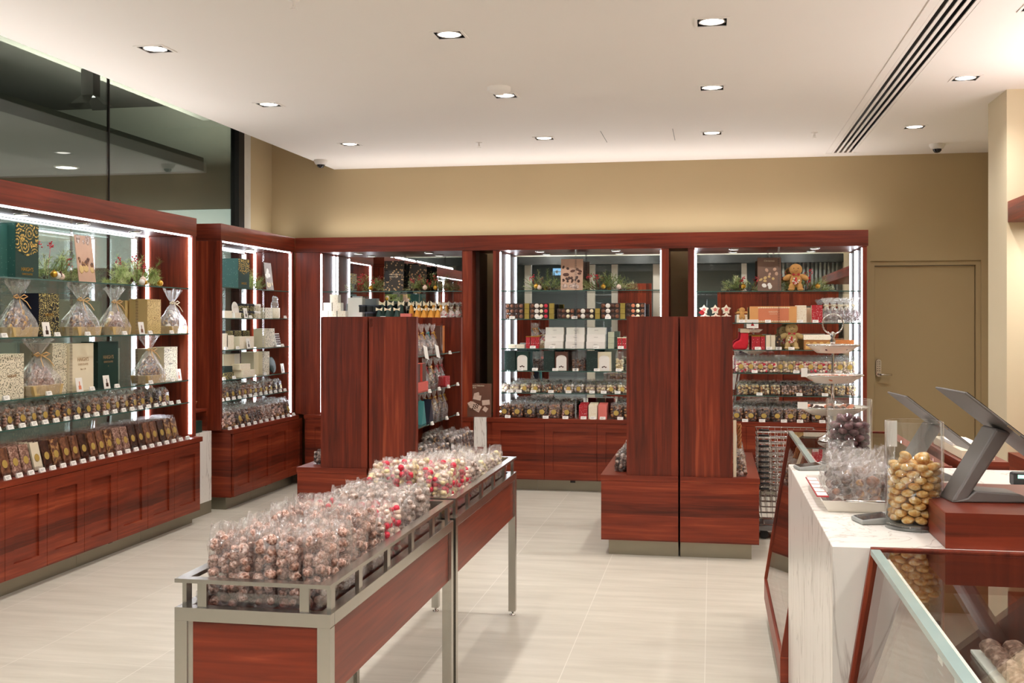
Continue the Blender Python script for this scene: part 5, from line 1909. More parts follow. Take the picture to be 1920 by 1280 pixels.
place_box('bright white upright box at the back of the short cabinet fourth shelf', 'gift box', -4.0, aya(449, -3.93), zB, RZ, 0.13, 0.09, 0.195, WHITE)
place_box('cream upright box left of the patterned one, short cabinet fourth shelf', 'gift box', -3.99, aya(483, -3.93), zB, RZ, 0.16, 0.12, 0.2, CREAM)
place_box('cream scroll upright box, short cabinet fourth shelf', 'gift box', -3.95, aya(499, -3.89), zB, RZ, 0.15, 0.12, 0.2, CREAM, front=FIL_C)
place_box('low cream dotted box in front of the grey cream box, short cabinet', 'gift box', -3.89, aya(462, -3.87), zB, RZ, 0.24, 0.09, 0.06, CREAM, front=DOT_W)
place_box('small cream dotted box on top of the low dotted box, short cabinet', 'gift box', -3.9, aya(458, -3.87), zB + 0.061, RZ, 0.2, 0.08, 0.05, CREAM, front=DOT_W)
place_box('flat green box with cream bow, short cabinet fourth shelf', 'gift box', -3.9, aya(424, -3.87), zB + 0.055, RZ, 0.15, 0.1, 0.05, DOT_D)
place_box('dark low box under the flat green box, short cabinet fourth shelf', 'gift box', -3.9, aya(425, -3.87), zB, RZ, 0.17, 0.11, 0.054, FIL_K)
lathe_thing('green_plate', 'dark green speckled round tin lid standing in the short left cabinet', 'plate', -3.92, aya(516, -3.88), zB + 0.073, [('plate_body', [(0.001, 0), (0.068, 0.0), (0.073, 0.004), (0.073, 0.014), (0.06, 0.016), (0.001, 0.016)], DOT_D)], None, RZ, PI / 2 - 0.2)
tastecard('small white picture card on the short cabinet second shelf edge', -3.845, aya(462, -3.845), 1.525, RZ)
tastecard('small white picture card on the short cabinet third shelf edge', -3.845, aya(467, -3.845), 1.27, RZ)
tastecard('small white picture card on the short cabinet fourth shelf edge', -3.845, aya(531, -3.845), 1.03, RZ)
for z, nm, us in ((1.525, 'second', (470, 535)), (1.27, 'third', (424, 446, 530)), (1.03, 'fourth', (420, 439, 497))):
    for k, u in enumerate(us):
        ptag((-3.828, ya(u, -3.828), z + 0.0006), RZ, 'white price tag, %s from the left on the short left cabinet %s shelf' % (ORD[k + 1], nm))
bag_row('b', -3.885, 8.17, 0.862, RZ, 12, 0.112, 2, 'short left cabinet lowest shelf', 'bags on the short left cabinet lowest shelf', dpitch=0.1, step=0.01, sc=(1, 1, 0.92))
for k in range(13):
    ptag((-3.826, 8.13 + k * 0.108, 0.8632), RZ, 'white price tag, %s from the left on the short left cabinet lowest shelf' % ORD[k + 1])
bag_row('b2', -3.815, 8.13, BT, RZ, 11, 0.128, 3, 'short left cabinet worktop', 'tall bags on the short left cabinet worktop', key='tb', mk=lambda v: make_bag(0.115, 0.07, 0.17, 0.78, [[ROCKY, NUTS], [CHOC, NUTS], [CHOC, MILK], [FRECK, GREYC]][v], 0.0125, 80 + v, FILMS, v == 1, 1, 0.15, 1, 0.25), what='tall clear bag of chocolates', dpitch=0.09, tilt=-0.2, sc=None)
for k in range(12):
    ptag((-3.757, 8.12 + k * 0.122, BT), RZ, 'white price tag, %s from the left along the short left cabinet worktop' % ORD[k + 1])
# ---- left back-wall cabinet
YB = 9.74
X1 = lambda u: xa(u, 9.70)
garland('pine_garland', 'pine garland left of the sweets boards in the left back wall cabinet', X1(683), 9.78, SH[0], 0, 0.36, 0.16, 21, 4, 1, 1)
garland('pine_garland', 'pine garland right of the sweets boards in the left back wall cabinet', X1(800), 9.78, SH[0], 0, 0.44, 0.17, 22, 4, 2, 0)
poster('taller dark board framed with printed sweets in the left back wall cabinet', X1(735), 9.74, SH[0], 0, 0.19, 0.285, CONF, [(BLACK, 1, 0.05, 0.5, 0.51)], title=[('CHOCOLATES', 0.014, 0.55), ('make it so', 0.02, 0.48)])
poster('shorter dark board with printed sweets in the left back wall cabinet', X1(777), 9.80, SH[0], 0, 0.165, 0.25, CONF, [])
z = SH[1]
W1 = [(610, 0, WHITE), (626, 0, WHITE), (643, 0, WHITE), (617, 1, WHITE), (634, 1, WHITE), (629, 2, WHITE)]
for k, (u, lv, m) in enumerate(W1):
    place_box('small white cube box, %s, left back cabinet' % ['bottom left', 'bottom middle', 'bottom right', 'second tier left', 'second tier right', 'top of the stack'][k], 'gift box', X1(u), 9.70, z + lv * 0.0755, 0, 0.078, 0.08, 0.075, m, front=DOT_W, group='small white cube boxes')
place_box('white square box on the bottom beside the black tins, left back cabinet', 'gift box', X1(672), 9.70, z, 0, 0.10, 0.08, 0.062, WHITE)
place_box('bright white box behind the black tins, left back cabinet', 'gift box', X1(662), 9.8, z, 0, 0.14, 0.09, 0.2, WHITE)
for k, (u, lv) in enumerate(((694, 0), (675, 1), (690, 1), (701, 1))):
    zz = z + lv * 0.066
    lathe_thing('black_tin', 'round black tin, %s, left back cabinet second shelf' % ['bottom one', 'left of the upper three', 'middle of the upper three', 'right of the upper three'][k], 'tin', X1(u), 9.70 + (0.09 if lv else 0), zz if not lv else z + 0.066 * 0 + 0.0, [('tin_body', [(0.045, 0), (0.045, 0.05 + 0.066 * lv)], BLACK), ('tin_lid', [(0.047, 0.05 + 0.066 * lv), (0.047, 0.063 + 0.066 * lv), (0.043, 0.065 + 0.066 * lv)], NAVY)], 'round black tins')


def cone_pack(m, bow):
    t = thing('bow_topped_cone', None, None)
    MB().lathe([(0.038, 0), (0.034, 0.02), (0.013, 0.088), (0.006, 0.094)], 12, smooth=False).build('cone_wrap', m, t)
    mb = MB()
    for s_ in (-1, 1):
        mb.add([(0, -0.008, 0.088), (s_ * 0.03, -0.016, 0.078), (s_ * 0.032, -0.01, 0.112), (0, 0.004, 0.094), (s_ * 0.028, 0.008, 0.105)], [(0, 1, 2), (0, 2, 3), (3, 2, 4)])
    mb.ball((0, -0.01, 0.092), 0.008, 1)
    mb.build('bow', bow, t)
    return t


AMBER = pm('amber gift wrap', (226, 158, 62), 0.35, 0.2, var=0.2, scale=60)
for k, (u, lv) in enumerate(((712, 0), (728, 0), (745, 0), (711, 1), (727, 1), (747, 1))):
    yy = 9.69 if lv == 0 else 9.80
    put('gcone', lambda: cone_pack(GREEN, WRIB), (X1(u), yy, z + 0.0006), 0, 'green cone pack with cream bow, %s from left, %s row, left back cabinet' % (ORD[k % 3 + 1], 'back' if lv else 'front'), 'gift pack', 'green bow topped packs', (1, 1, 1.55 if lv else 0.95))
for k, (u, lv) in enumerate(((782, 0), (795, 0), (808, 0), (821, 0), (766, 1), (780, 1), (794, 1), (808, 1), (822, 1), (832, 1))):
    kk = k if k < 4 else k - 4
    put('acone', lambda: cone_pack(AMBER, WRIB), (X1(u), 9.70 if lv == 0 else 9.80, z + 0.0006), 0, 'amber cone pack with cream bow, %s from left, %s row, left back cabinet' % (ORD[kk + 1], 'back' if lv else 'front'), 'gift pack', 'amber bow topped packs', (0.9, 0.9, 1.5 if lv else 0.95))
place_box('small pink box between the green and amber packs, left back cabinet', 'gift box', X1(762), 9.70, z, 0, 0.1, 0.06, 0.05, PINK)
for k, u in enumerate((832, 846, 858)):
    put(('rw', 0), lambda: hamper(0.085, 0.15, 71, False, WRIB, CREAM, (PFOIL, RFOIL)), (X1(u), 9.71, z + 0.0006), 0, 'red and white gathered sweet bag, %s from left at the right end, left back cabinet' % ORD[k + 1], 'bag of sweets', 'red and white gathered bags')
for u, zz, k in ((606, SH[2], 0), (606, SH[3], 1), (606, SH[4], 2)):
    place_box('white box just visible left of the floor display, %s glass shelf, left back cabinet' % ['third', 'fourth', 'lowest'][k], 'gift box', X1(622), 9.75, zz, 0, 0.12, 0.1, 0.1, WHITE, group='half hidden white boxes')
ptag((X1(722), 9.628, z + 0.0006), 0, 'white price tag under the green cone packs, left back cabinet')
ptag((X1(835), 9.628, z + 0.0006), 0, 'white price tag under the red and white bags, left back cabinet')

# ---- middle back-wall cabinet
garland('pine_garland', 'pine garland with white bauble left of the truffle card, middle back cabinet', X1(1022), 9.78, SH[0], 0, 0.32, 0.19, 31, 1, 2, 1)
garland('pine_garland', 'pine garland right of the truffle card, middle back cabinet', X1(1135), 9.78, SH[0], 0, 0.46, 0.18, 32, 2, 2, 1)
poster('tan display card with bowls of truffles in the middle back cabinet', X1(1071), 9.73, SH[0], 0, 0.2, 0.285, TAN, [(CHOC, 14, 0.014, 0.28, 0.42), (BROWNC, 5, 0.022, 0.5, 0.62), (CHOC, 3, 0.016, 0.66, 0.74), (GREYC, 8, 0.022, 0.05, 0.2)])


def choc_box(w, cols, seed, big=None):
    t = thing('assorted_chocolate_box', None, None)
    MB().box(-w / 2, w / 2, -0.03, 0.05, 0, 0.046).build('dark_box', pm('box brown', (52, 38, 32), 0.4), t, 0.001)
    rr = random.Random(seed)
    mats = [CHOC, MILK, CREAMC, RFOIL, CERAM, CORAL, COPPER]
    mb = MB()
    n = max(2, int(w / 0.036))
    for k in range(n):
        x = (k - (n - 1) / 2) * w / n
        c = cols[k % len(cols)]
        mb.ball((x, -0.031, 0.023), (0.0165, 0.005, 0.0165) if c != 4 else (0.021, 0.005, 0.021), 2, mat=c)
    mb.build('chocolates', mats, t)
    return t


st = [(966, 0.165, 3, [1, 1, 0, 1], 'first'), (1012, 0.165, 3, [1, 4, 2, 3, 2], 'second'), (1062, 0.155, 2, [0, 1, 2, 1, 0], 'third'), (1098, 0.155, 2, [1, 4, 0, 2, 0], 'fourth'), (1145, 0.165, 3, [1, 4, 0, 1], 'fifth'), (1192, 0.165, 3, [0, 5, 2, 1, 0], 'sixth')]
for i, (u, w, n, cols, o_) in enumerate(st):
    for q in range(n):
        put(('cb', i), lambda w=w, cols=cols, i=i: choc_box(w, cols, i), (X1(u), 9.69, SH[1] + 0.0006 + q * 0.0468), 0, 'dark box of round chocolates, %s in the %s pile from the left, middle back cabinet' % (['bottom', 'second', 'top'][q], o_), 'chocolate box', 'piled boxes of round chocolates')
for i, (u, n) in enumerate(((989, 3), (1035, 3), (1121, 2), (1168, 3))):
    for q in range(n):
        place_box('small olive gold box, %s of the %s narrow pile from left, middle back cabinet' % (['bottom', 'second', 'top'][q], ORD[i + 1]), 'chocolate box', X1(u), 9.69, SH[1] + q * 0.047, 0, 0.043, 0.05, 0.045, pm('olive gold card', (158, 138, 62), 0.45), group='narrow olive gold boxes')
z = SH[2]
for k, u in enumerate((960, 977)):
    place_box('low white wrapped pack, %s from left on the middle cabinet third shelf' % ORD[k + 1], 'gift pack', X1(u), 9.69, z, 0, 0.075, 0.06, 0.035, WHITE, front=DOT_W)
for k, u in enumerate((991, 1000, 1008)):
    place_box('upright red pack with gold bands, %s from left, left group, middle cabinet' % ORD[k + 1], 'chocolate pack', X1(u), 9.69, z, 0, 0.036, 0.05, 0.108, RED, front=DOT_R, lid=GOLD, group='upright red packs, left group')
for k, u in enumerate((1162, 1171, 1180)):
    place_box('upright red and cream pack, %s from left, right group, middle cabinet' % ORD[k + 1], 'chocolate pack', X1(u), 9.69, z, 0, 0.036, 0.05, 0.1, CREAM, front=DOT_R, lid=CREAM, group='upright red and cream packs, right group')
hamp(7, 'small gathered white pack behind the red packs, middle cabinet', X1(1018), 9.78, z, 0, 0.12, 0.17, ribbon=WRIB, fillm=(CREAMC, RFOIL))
for i, (u, o_) in enumerate(((1040, 'left'), (1079, 'middle'), (1118, 'right'))):
    for q in range(3):
        place_box('wide white box, %s of the %s pile, middle cabinet third shelf' % (['bottom', 'second', 'top'][q], o_), 'gift box', X1(u), 9.69 + q * 0.035, z + q * 0.0625, 0, 0.165, 0.11, 0.062, WHITE, letter=["HAIGH'S"], lcol=GREY, lsize=0.009, lz=0.6, group='piled wide white boxes')
for q in range(3):
    place_box('small pale green box, %s of the narrow pile beside the white boxes' % ['bottom', 'second', 'top'][q], 'gift box', X1(1146), 9.70, z + q * 0.05, 0, 0.05, 0.07, 0.048, pm('pale sage card', (186, 192, 166), 0.5), group='small pale green boxes')
z = SH[3]


def arch_box(label, u, m):
    t = place_box(label, 'gift box', X1(u), 9.69, z, 0, 0.115, 0.08, 0.17, m)
    pts = [(-0.046, 0.002), (0.046, 0.002), (0.046, 0.11)] + [(0.046 * math.cos(a), 0.11 + 0.03 * math.sin(a)) for a in [PI * k / 8 for k in range(1, 8)]] + [(-0.046, 0.11)]
    MB().prism(pts, -0.0415, -0.0404, 'y').build('white_label', WHITE, t)
    mb = MB()
    for q in range(3):
        mb.ball((-0.015 + q * 0.014, -0.0418, 0.035 + (q % 2) * 0.006), (0.008, 0.001, 0.006), 1)
    mb.build('printed_chocolates', CHOC, t)
    return t


for k, u in enumerate((958, 1031, 1111)):
    place_box('dark green upright box with dots, %s from left, middle cabinet fourth shelf' % ORD[k + 1], 'gift box', X1(u), 9.69, z, 0, 0.095, 0.1, 0.178, DOT_D, group='dark green upright boxes')
arch_box('dark box with arched white label beside the first green box, middle cabinet', 981, GREEN)
arch_box('brown box with arched white label beside the second green box, middle cabinet', 1054, BROWNC)
arch_box('cream box with arched white label beside the third green box, middle cabinet', 1134, CREAM)
for k, (u, ms, d_) in enumerate(((1006, [CHOC], 'dark'), (1020, [CHOC], 'dark'), (1080, [MILK, NUTS], 'brown'), (1092, [CHOC, MILK], 'dark brown'), (1162, [CREAMC], 'cream'))):
    t = make_bag(0.072, 0.05, 0.17, 0.62, ms, 0.0115, 90 + k, FILMS, top=0.36)
    t.location = (X1(u), 9.69, z + 0.001)
    tag(t, 'clear bag of %s chocolates, %s bag from left, middle cabinet fourth shelf' % (d_, ORD[k + 1]), 'bag of chocolates')
for z_, nm, us in ((SH[1], 'second', (960, 1010, 1077, 1140, 1190)), (SH[2], 'third', (999, 1035, 1076, 1118, 1164)), (SH[3], 'fourth', (976, 1003, 1041, 1079, 1119, 1160)), (SH[4], 'lowest', (957, 973, 1000, 1033, 1066, 1110, 1132, 1158))):
    for k, u in enumerate(us):
        ptag((xa(u, 9.628), 9.628, z_ + 0.0006), 0, 'white price tag, %s from the left on the middle back cabinet %s shelf' % (ORD[k + 1], nm))
bag_row('c', X1(946), 9.69, SH[4], 0, 13, 0.097, 2, 'middle back cabinet lowest shelf', 'bags on the middle back cabinet lowest shelf', key='low', mk=lambda v: make_bag(0.092, 0.08, 0.085, 0.8, [[CREAMC, GREYC], [CREAMC, FRECK], [NUTS, CREAMC], [GREYC, CERAM]][v], 0.0115, 110 + v, FILMS, v % 2 == 1), what='low clear bag of pale sweets', dpitch=0.1, sc=(1, 1, 1.05))
bag_row('d', X1(950), 9.625, BT, 0, 6, 0.112, 3, 'left part, middle back cabinet worktop', 'stickered bags, left part of the middle cabinet worktop', what='stickered clear bag', dpitch=0.1, sc=(1.1, 1, 1.1))
for k, (u, m, f) in enumerate(((1094, RED, DOT_R), (1112, CREAM, DOT_W), (1130, PINK, PINK))):
    for r_ in range(3):
        place_box('upright %s pack, %s from front, middle back cabinet worktop' % (['red', 'cream dotted', 'pink'][k], ORD[r_ + 1]), 'chocolate pack', xa(u, 9.6), 9.60 + r_ * 0.06, BT, 0, 0.075, 0.05, 0.12 + r_ * 0.008, m, front=f, group='upright coloured packs on the worktop')
bag_row('e', xa(1156, 9.6), 9.625, BT, 0, 2, 0.112, 3, 'right part, middle back cabinet worktop', 'stickered bags, right part of the middle cabinet worktop', what='stickered clear bag', dpitch=0.1, sc=(1.1, 1, 1.1))
for k, u in enumerate((952, 1023, 1060, 1094, 1112, 1130, 1163)):
    ptag((xa(u, 9.558), 9.558, BT), 0, 'white price tag, %s from the left along the middle back cabinet worktop' % ORD[k + 1])

# ---- right back-wall cabinet
garland('pine_garland', 'pine garland left of the ornament card, right back cabinet', X1(1393), 9.78, 1.76, 0, 0.32, 0.16, 41, 2, 1, 1)
garland('pine_garland', 'pine garland with red berries behind the gingerbread toy, right back cabinet', X1(1512), 9.80, 1.76, 0, 0.40, 0.19, 42, 6, 1, 0)
poster('dusky display card with pastry cutters in the right back cabinet', X1(1443), 9.73, 1.76, 0, 0.2, 0.295, DUSK, [(BEIGE, 5, 0.018, 0.3, 0.5), (WHITE, 3, 0.02, 0.1, 0.2), (TAN, 4, 0.016, 0.5, 0.65)], title=[('Christmas', 0.022, 0.9)])


def ginger(h, body, group=None, cone=False):
    t = thing('gingerbread_toy', None, None)
    s_ = h / 0.24
    mb = MB()
    mb.ball((0, 0, 0.185 * s_), (0.055 * s_, 0.035 * s_, 0.052 * s_), 2)
    mb.ball((0, 0, 0.095 * s_), (0.052 * s_, 0.036 * s_, 0.065 * s_), 2)
    for k in (-1, 1):
        mb.ball((k * 0.07 * s_, -0.004, 0.118 * s_), (0.042 * s_, 0.024 * s_, 0.024 * s_), 2, rot=(0, k * 0.5, 0))
        mb.ball((k * 0.033 * s_, -0.004, 0.035 * s_), (0.026 * s_, 0.03 * s_, 0.042 * s_), 2, rot=(0, -k * 0.25, 0))
        mb.ball((k * 0.04 * s_, -0.012, 0.014 * s_), (0.028 * s_, 0.034 * s_, 0.014 * s_), 2)
    mb.build('toy_body', body, t)
    mb = MB()
    for k in (-1, 1):
        mb.add([(0, -0.04 * s_, 0.142 * s_), (k * 0.03 * s_, -0.042 * s_, 0.153 * s_), (k * 0.03 * s_, -0.042 * s_, 0.13 * s_), (0, -0.034 * s_, 0.142 * s_), (k * 0.03 * s_, -0.036 * s_, 0.153 * s_), (k * 0.03 * s_, -0.036 * s_, 0.13 * s_)], [(0, 1, 2), (5, 4, 3), (0, 3, 4, 1), (1, 4, 5, 2), (2, 5, 3, 0)])
    mb.build('bow_tie', RED, t)
    mb = MB()
    for k in (-1, 1):
        mb.ball((k * 0.018 * s_, -0.034 * s_, 0.195 * s_), 0.0045 * s_, 1)
    mb.tube([(-0.016 * s_, -0.0335 * s_, 0.176 * s_), (0, -0.036 * s_, 0.168 * s_), (0.016 * s_, -0.0335 * s_, 0.176 * s_)], 0.0015 * s_, 5)
    mb.build('face', BROWNC, t)
    mb = MB()
    rr = random.Random(3)
    for k in range(16):
        a, q = rr.random() * 6.28, math.sqrt(rr.random()) * 0.03 * s_
        mb.ball((q * math.cos(a), -0.036 * s_, 0.088 * s_ + q * math.sin(a)), 0.0075 * s_, 1, mat=k % 2)
    mb.build('sweets_pouch', [RFOIL, CERAM], t)
    return t


t = ginger(0.238, LBROWN)
t.location = (X1(1492), 9.70, 1.7606)
t.rotation_euler = (0, 0, 0.0)
tag(t, 'gingerbread man plush with red bow tie on the top shelf, right back cabinet', 'plush toy')
t = ginger(0.235, PLUSHB)
t.location = (X1(1484), 9.70, 1.2556)
tag(t, 'pale gingerbread plush holding sweets on the third shelf, right back cabinet', 'plush toy')
t = ginger(0.2, PLUSHB)
t.location = (X1(1472), 9.85, 1.2556)
tag(t, 'second pale gingerbread plush behind the first, third shelf, right back cabinet', 'plush toy')
z = 1.487


def star_pack():
    t = thing('star_gift_pack', None, None)
    pts = []
    for k in range(10):
        r_ = 0.044 if k % 2 == 0 else 0.026
        a = PI / 2 + k * PI / 5
        pts.append((r_ * math.cos(a), 0.04 + r_ * math.sin(a)))
    MB().prism(pts, -0.02, 0.02, 'y').build('star_box', DOT_W, t, 0.002)
    MB().prism([(p[0] * 0.45, 0.04 + (p[1] - 0.04) * 0.45) for p in pts], -0.0225, -0.0205, 'y').build('star_emblem', PINK, t)
    return t


for k, (u, lv) in enumerate(((1322, 0), (1342, 0), (1362, 0), (1320, 1), (1341, 1), (1362, 1))):
    put('star', star_pack, (X1(u), 9.69 + 0.05 * lv, z + 0.005 + lv * 0.07), 0, 'white star shaped pack, %s from left, %s row, right back cabinet' % (ORD[k % 3 + 1], 'upper' if lv else 'lower'), 'gift pack', 'white star shaped packs')
tg = MB().prism([(0, 0), (0.028, 0.024), (0, 0.048), (-0.028, 0.024)], -0.001, 0.001, 'y').build('red_tag', RED)
tg.location = (X1(1316), 9.64, z + 0.065)
tag(tg, 'small red diamond tag hanging on the star packs', 'tag')
gm = thing('gingerbread_pack', 'gingerbread man shaped pack beside the star packs, right back cabinet', 'gift pack', (X1(1391), 9.69, z + 0.0006))
MB().box(-0.045, 0.045, -0.03, 0.03, 0, 0.07).build('pack_box', DOT_W, gm, 0.002)
mb = MB()
mb.ball((0, -0.035, 0.11), (0.026, 0.008, 0.022), 2).ball((0, -0.035, 0.075), (0.02, 0.008, 0.03), 2).ball((-0.03, -0.035, 0.088), (0.018, 0.007, 0.01), 2).ball((0.03, -0.035, 0.088), (0.018, 0.007, 0.01), 2).ball((-0.014, -0.035, 0.048), (0.012, 0.007, 0.02), 2).ball((0.014, -0.035, 0.048), (0.012, 0.007, 0.02), 2)
mb.build('gingerbread_man', LBROWN, gm)
bigk = place_box('large coral and kraft box with scalloped edge on the second shelf, right back cabinet', 'gift box', X1(1449), 9.70, z, 0, 0.39, 0.12, 0.14, pm('orange kraft', (222, 162, 100), 0.5), letter=["HAIGH'S", 'CHOCOLATES'], lcol=CREAM, lsize=0.02, lz=0.66)
MB().box(-0.125, 0.13, -0.0614, -0.0606, 0.012, 0.128).build('front_panel', CORAL, bigk)
for o_ in bigk.children:
    if o_.type == 'FONT':
        o_.location.y = -0.062
mb = MB()
for k in range(14):
    mb.ball((-0.12 + k * 0.0192, -0.061, 0.128), (0.0095, 0.002, 0.006), 1)
    mb.ball((-0.12 + k * 0.0192, -0.061, 0.012), (0.0095, 0.002, 0.006), 1)
mb.build('scalloped_trim', CREAM, bigk)
place_box('cream dotted upright box on the second shelf, right back cabinet', 'gift box', X1(1501), 9.69, z, 0, 0.09, 0.08, 0.148, CREAM, front=DOT_W)
place_box('cream and red striped box on the second shelf, right back cabinet', 'gift box', X1(1516), 9.76, z, 0, 0.06, 0.06, 0.13, pm('rosy cream', (236, 206, 186), 0.5))
place_box('red box with white dots on the second shelf, right back cabinet', 'gift box', X1(1531), 9.69, z, 0, 0.09, 0.08, 0.15, CREAM, front=DOT_R)
for k in range(5):
    for r_ in range(2):
        put(('ber', k % 2), lambda k=k: hamper(0.1, 0.21, 130 + k, False, WRIB, CREAM, (PURP, PURP)), (X1(1550) + k * 0.058, 9.69 + r_ * 0.09, z + 0.0006), 0, 'gathered bag of purple sweets, %s from left, %s row, right back cabinet' % (ORD[k + 1], 'back' if r_ else 'front'), 'bag of sweets', 'gathered bags of purple sweets')
z = 1.255
sk = thing('felt_stocking', 'red felt stocking with grey cuff on the third shelf, right back cabinet', 'stocking', (X1(1392), 9.66, z + 0.001))
mb = MB()
pts = [(-0.06, 0.0), (0.035, 0.0), (0.05, 0.05), (0.05, 0.15), (-0.015, 0.15), (-0.02, 0.085), (-0.06, 0.065), (-0.085, 0.035), (-0.08, 0.008)]
mb.prism(pts, -0.022, 0.022, 'y')
mb.build('stocking_body', REDF, sk, 0.014)
MB().box(-0.02, 0.055, -0.026, 0.026, 0.145, 0.178).build('cuff', pm('felt cuff', (196, 176, 150), 0.9), sk, 0.006)
for k, u in enumerate((1413, 1421, 1430)):
    place_box('upright red book shaped pack, %s from left, right back cabinet' % ORD[k + 1], 'chocolate pack', X1(u), 9.69, z, 0, 0.035, 0.06, 0.12, RED, front=DOT_R, lid=GOLD, group='red book shaped packs')
for k, u in enumerate((1440, 1449)):
    place_box('upright cream book shaped pack, %s from left, right back cabinet' % ORD[k + 1], 'chocolate pack', X1(u), 9.69, z, 0, 0.037, 0.06, 0.125, CREAM, group='cream book shaped packs')
place_box('upright brown book shaped pack beside the cream ones, right back cabinet', 'chocolate pack', X1(1459), 9.69, z, 0, 0.037, 0.06, 0.12, BROWNC, front=CONF)
hb = thing('shopfront_biscuit_box', 'biscuit box shaped like a shopfront with arched windows, right back cabinet', 'gift box', (X1(1533), 9.70, z + 0.0006))
MB().box(-0.115, 0.115, -0.05, 0.05, 0, 0.085).build('carton', pm('gingerbread card', (190, 132, 74), 0.5), hb, 0.002)
MB().prism([(-0.055, 0.085), (0.055, 0.085), (0.04, 0.13), (-0.04, 0.13)], -0.12, 0.12, 'x').build('roof', DOT_W, hb, 0.002)
mb = MB()
for k in range(4):
    x = -0.084 + k * 0.056
    mb.prism([(x - 0.02, 0.01), (x + 0.02, 0.01), (x + 0.02, 0.048)] + [(x + 0.02 * math.cos(a), 0.048 + 0.02 * math.sin(a)) for a in [PI * q / 6 for q in range(1, 6)]] + [(x - 0.02, 0.048)], -0.0514, -0.0504, 'y')
mb.build('arched_windows', pm('amber window', (226, 186, 116), 0.4), hb)
place_box('orange loaf shaped box at the right end of the third shelf, right back cabinet', 'gift box', X1(1580), 9.69, z, 0, 0.17, 0.09, 0.085, pm('loaf orange', (204, 126, 66), 0.5, var=0.25, scale=30))
for z_, nm, us in ((1.487, 'second', (1391, 1440, 1500, 1529, 1577)), (1.255, 'third', (1421, 1442, 1460, 1484)), (1.055, 'fourth', (1415, 1493, 1573)), (0.862, 'lowest', (1424, 1499, 1547))):
    for k, u in enumerate(us):
        ptag((xa(u, 9.628), 9.628, z_ + 0.0006), 0, 'white price tag, %s from the left on the right back cabinet %s shelf' % (ORD[k + 1], nm))
pc = thing('picture_price_card', 'white card with a small tree picture on the second shelf edge, right back cabinet', 'display card', (xa(1411, 9.62), 9.622, 1.44))
MB().box(-0.05, 0.05, 0, 0.002, 0.0, 0.075).build('card', WHITE, pc)
MB().prism([(-0.015, 0.02), (0.015, 0.02), (0, 0.055)], -0.001, -0.0002, 'y').build('printed_picture', RED, pc)
foilbag = lambda v: make_bag(0.10, 0.09, 0.135, 0.66, [[PFOIL, RFOIL, GFOIL], [RFOIL, PFOIL], [GFOIL, PFOIL]][v % 3], 0.0105, 140 + v, FILMS, True, 2, 0.0, 1, 0.3)
bag_row('f', X1(1389), 9.70, 1.055, 0, 12, 0.083, 2, 'right back cabinet fourth shelf', 'foil ball bags on the right back cabinet fourth shelf', key='fb', mk=foilbag, what='red and gold foil ball bag', cat='bag of sweets', dpitch=0.1, variants=3)
bag_row('g', X1(1394), 9.70, 0.862, 0, 11, 0.09, 2, 'right back cabinet lowest shelf', 'low bags on the right back cabinet lowest shelf', key='nt', mk=lambda v: make_bag(0.092, 0.08, 0.095, 0.85, [[NUTS, BEIGE], [NUTS, CREAMC], [ROCKY, NUTS], [CHOC, NUTS]][v], 0.011, 150 + v, FILMS, False), what='low clear bag of nut chocolates', dpitch=0.1)
bag_row('h', xa(1382, 9.6), 9.625, BT, 0, 9, 0.112, 3, 'right back cabinet worktop', 'stickered bags on the right back cabinet worktop', dpitch=0.1, sc=(1.1, 1, 1.0))
for k, u in enumerate((1397, 1429, 1470, 1500, 1542)):
    ptag((xa(u, 9.558), 9.558, BT), 0, 'white price tag, %s from the left along the right back cabinet worktop' % ORD[k + 1])

# ---- floor displays
GX = -2.262


def gbag(v):
    return hamper(0.10, 0.21, 160 + v, False, [GOLD, TEALC, RIBBON, RED][v % 4], CREAM, [(MILK, NUTS), (CHOC, MILK), (NUTS, CREAMC), (CHOC, RFOIL)][v % 4])


for z_, nm, spec in ((1.265, 'upper', [(7.16, 1), (7.28, 0), (7.42, 2), (7.56, 0), (7.72, 1), (7.88, 0)]), (1.015, 'middle', [(7.40, 2), (7.66, 3), (7.80, 2), (7.98, 3), (8.12, 3)]), (0.785, 'lower', [(7.12, 1), (7.22, 1), (7.34, 1), (7.50, 1), (7.64, 0), (7.78, 0), (7.92, 2), (8.08, 0), (8.2, 0)])):
    for k, (yy, v) in enumerate(spec):
        put(('gg', v), lambda v=v: gbag(v), (GX + 0.22, yy, z_ + 0.001), RZ, 'gathered clear bag of chocolates, %s from the near end, %s shelf, left floor display' % (ORD[k + 1], nm), 'bag of chocolates', 'gathered bags on the left floor display')
place_box('small red box at the near end of the upper shelf, left floor display', 'gift box', GX + 0.26, 7.14, 1.265, RZ, 0.1, 0.07, 0.065, RED)
tb_ = place_box('tall narrow orange box standing at the far end of the upper shelf, left floor display', 'gift box', GX + 0.2, 8.18, 1.265, RZ, 0.07, 0.06, 0.2, BROWNC, front=pm('orange mottled print', (190, 110, 40), 0.5, var=0.4, scale=25))
for k, yy in enumerate((7.24, 7.40)):
    place_box('coral upright open front box, %s from the near end, middle shelf, left floor display' % ORD[k + 1], 'gift box', GX + 0.22, yy + 0.02, 1.08, RZ, 0.1, 0.12, 0.125, pm('coral red card', (214, 92, 78), 0.5), front=BROWNC)
place_box('flat coral box under the upright ones, middle shelf, left floor display', 'gift box', GX + 0.22, 7.33, 1.015, RZ, 0.36, 0.13, 0.062, pm('coral red card', (214, 92, 78), 0.5))
place_box('red and cream boxed sweets at the far end of the middle shelf, left floor display', 'gift box', GX + 0.27, 8.03, 1.015, RZ, 0.14, 0.06, 0.07, RED, front=DOT_R)
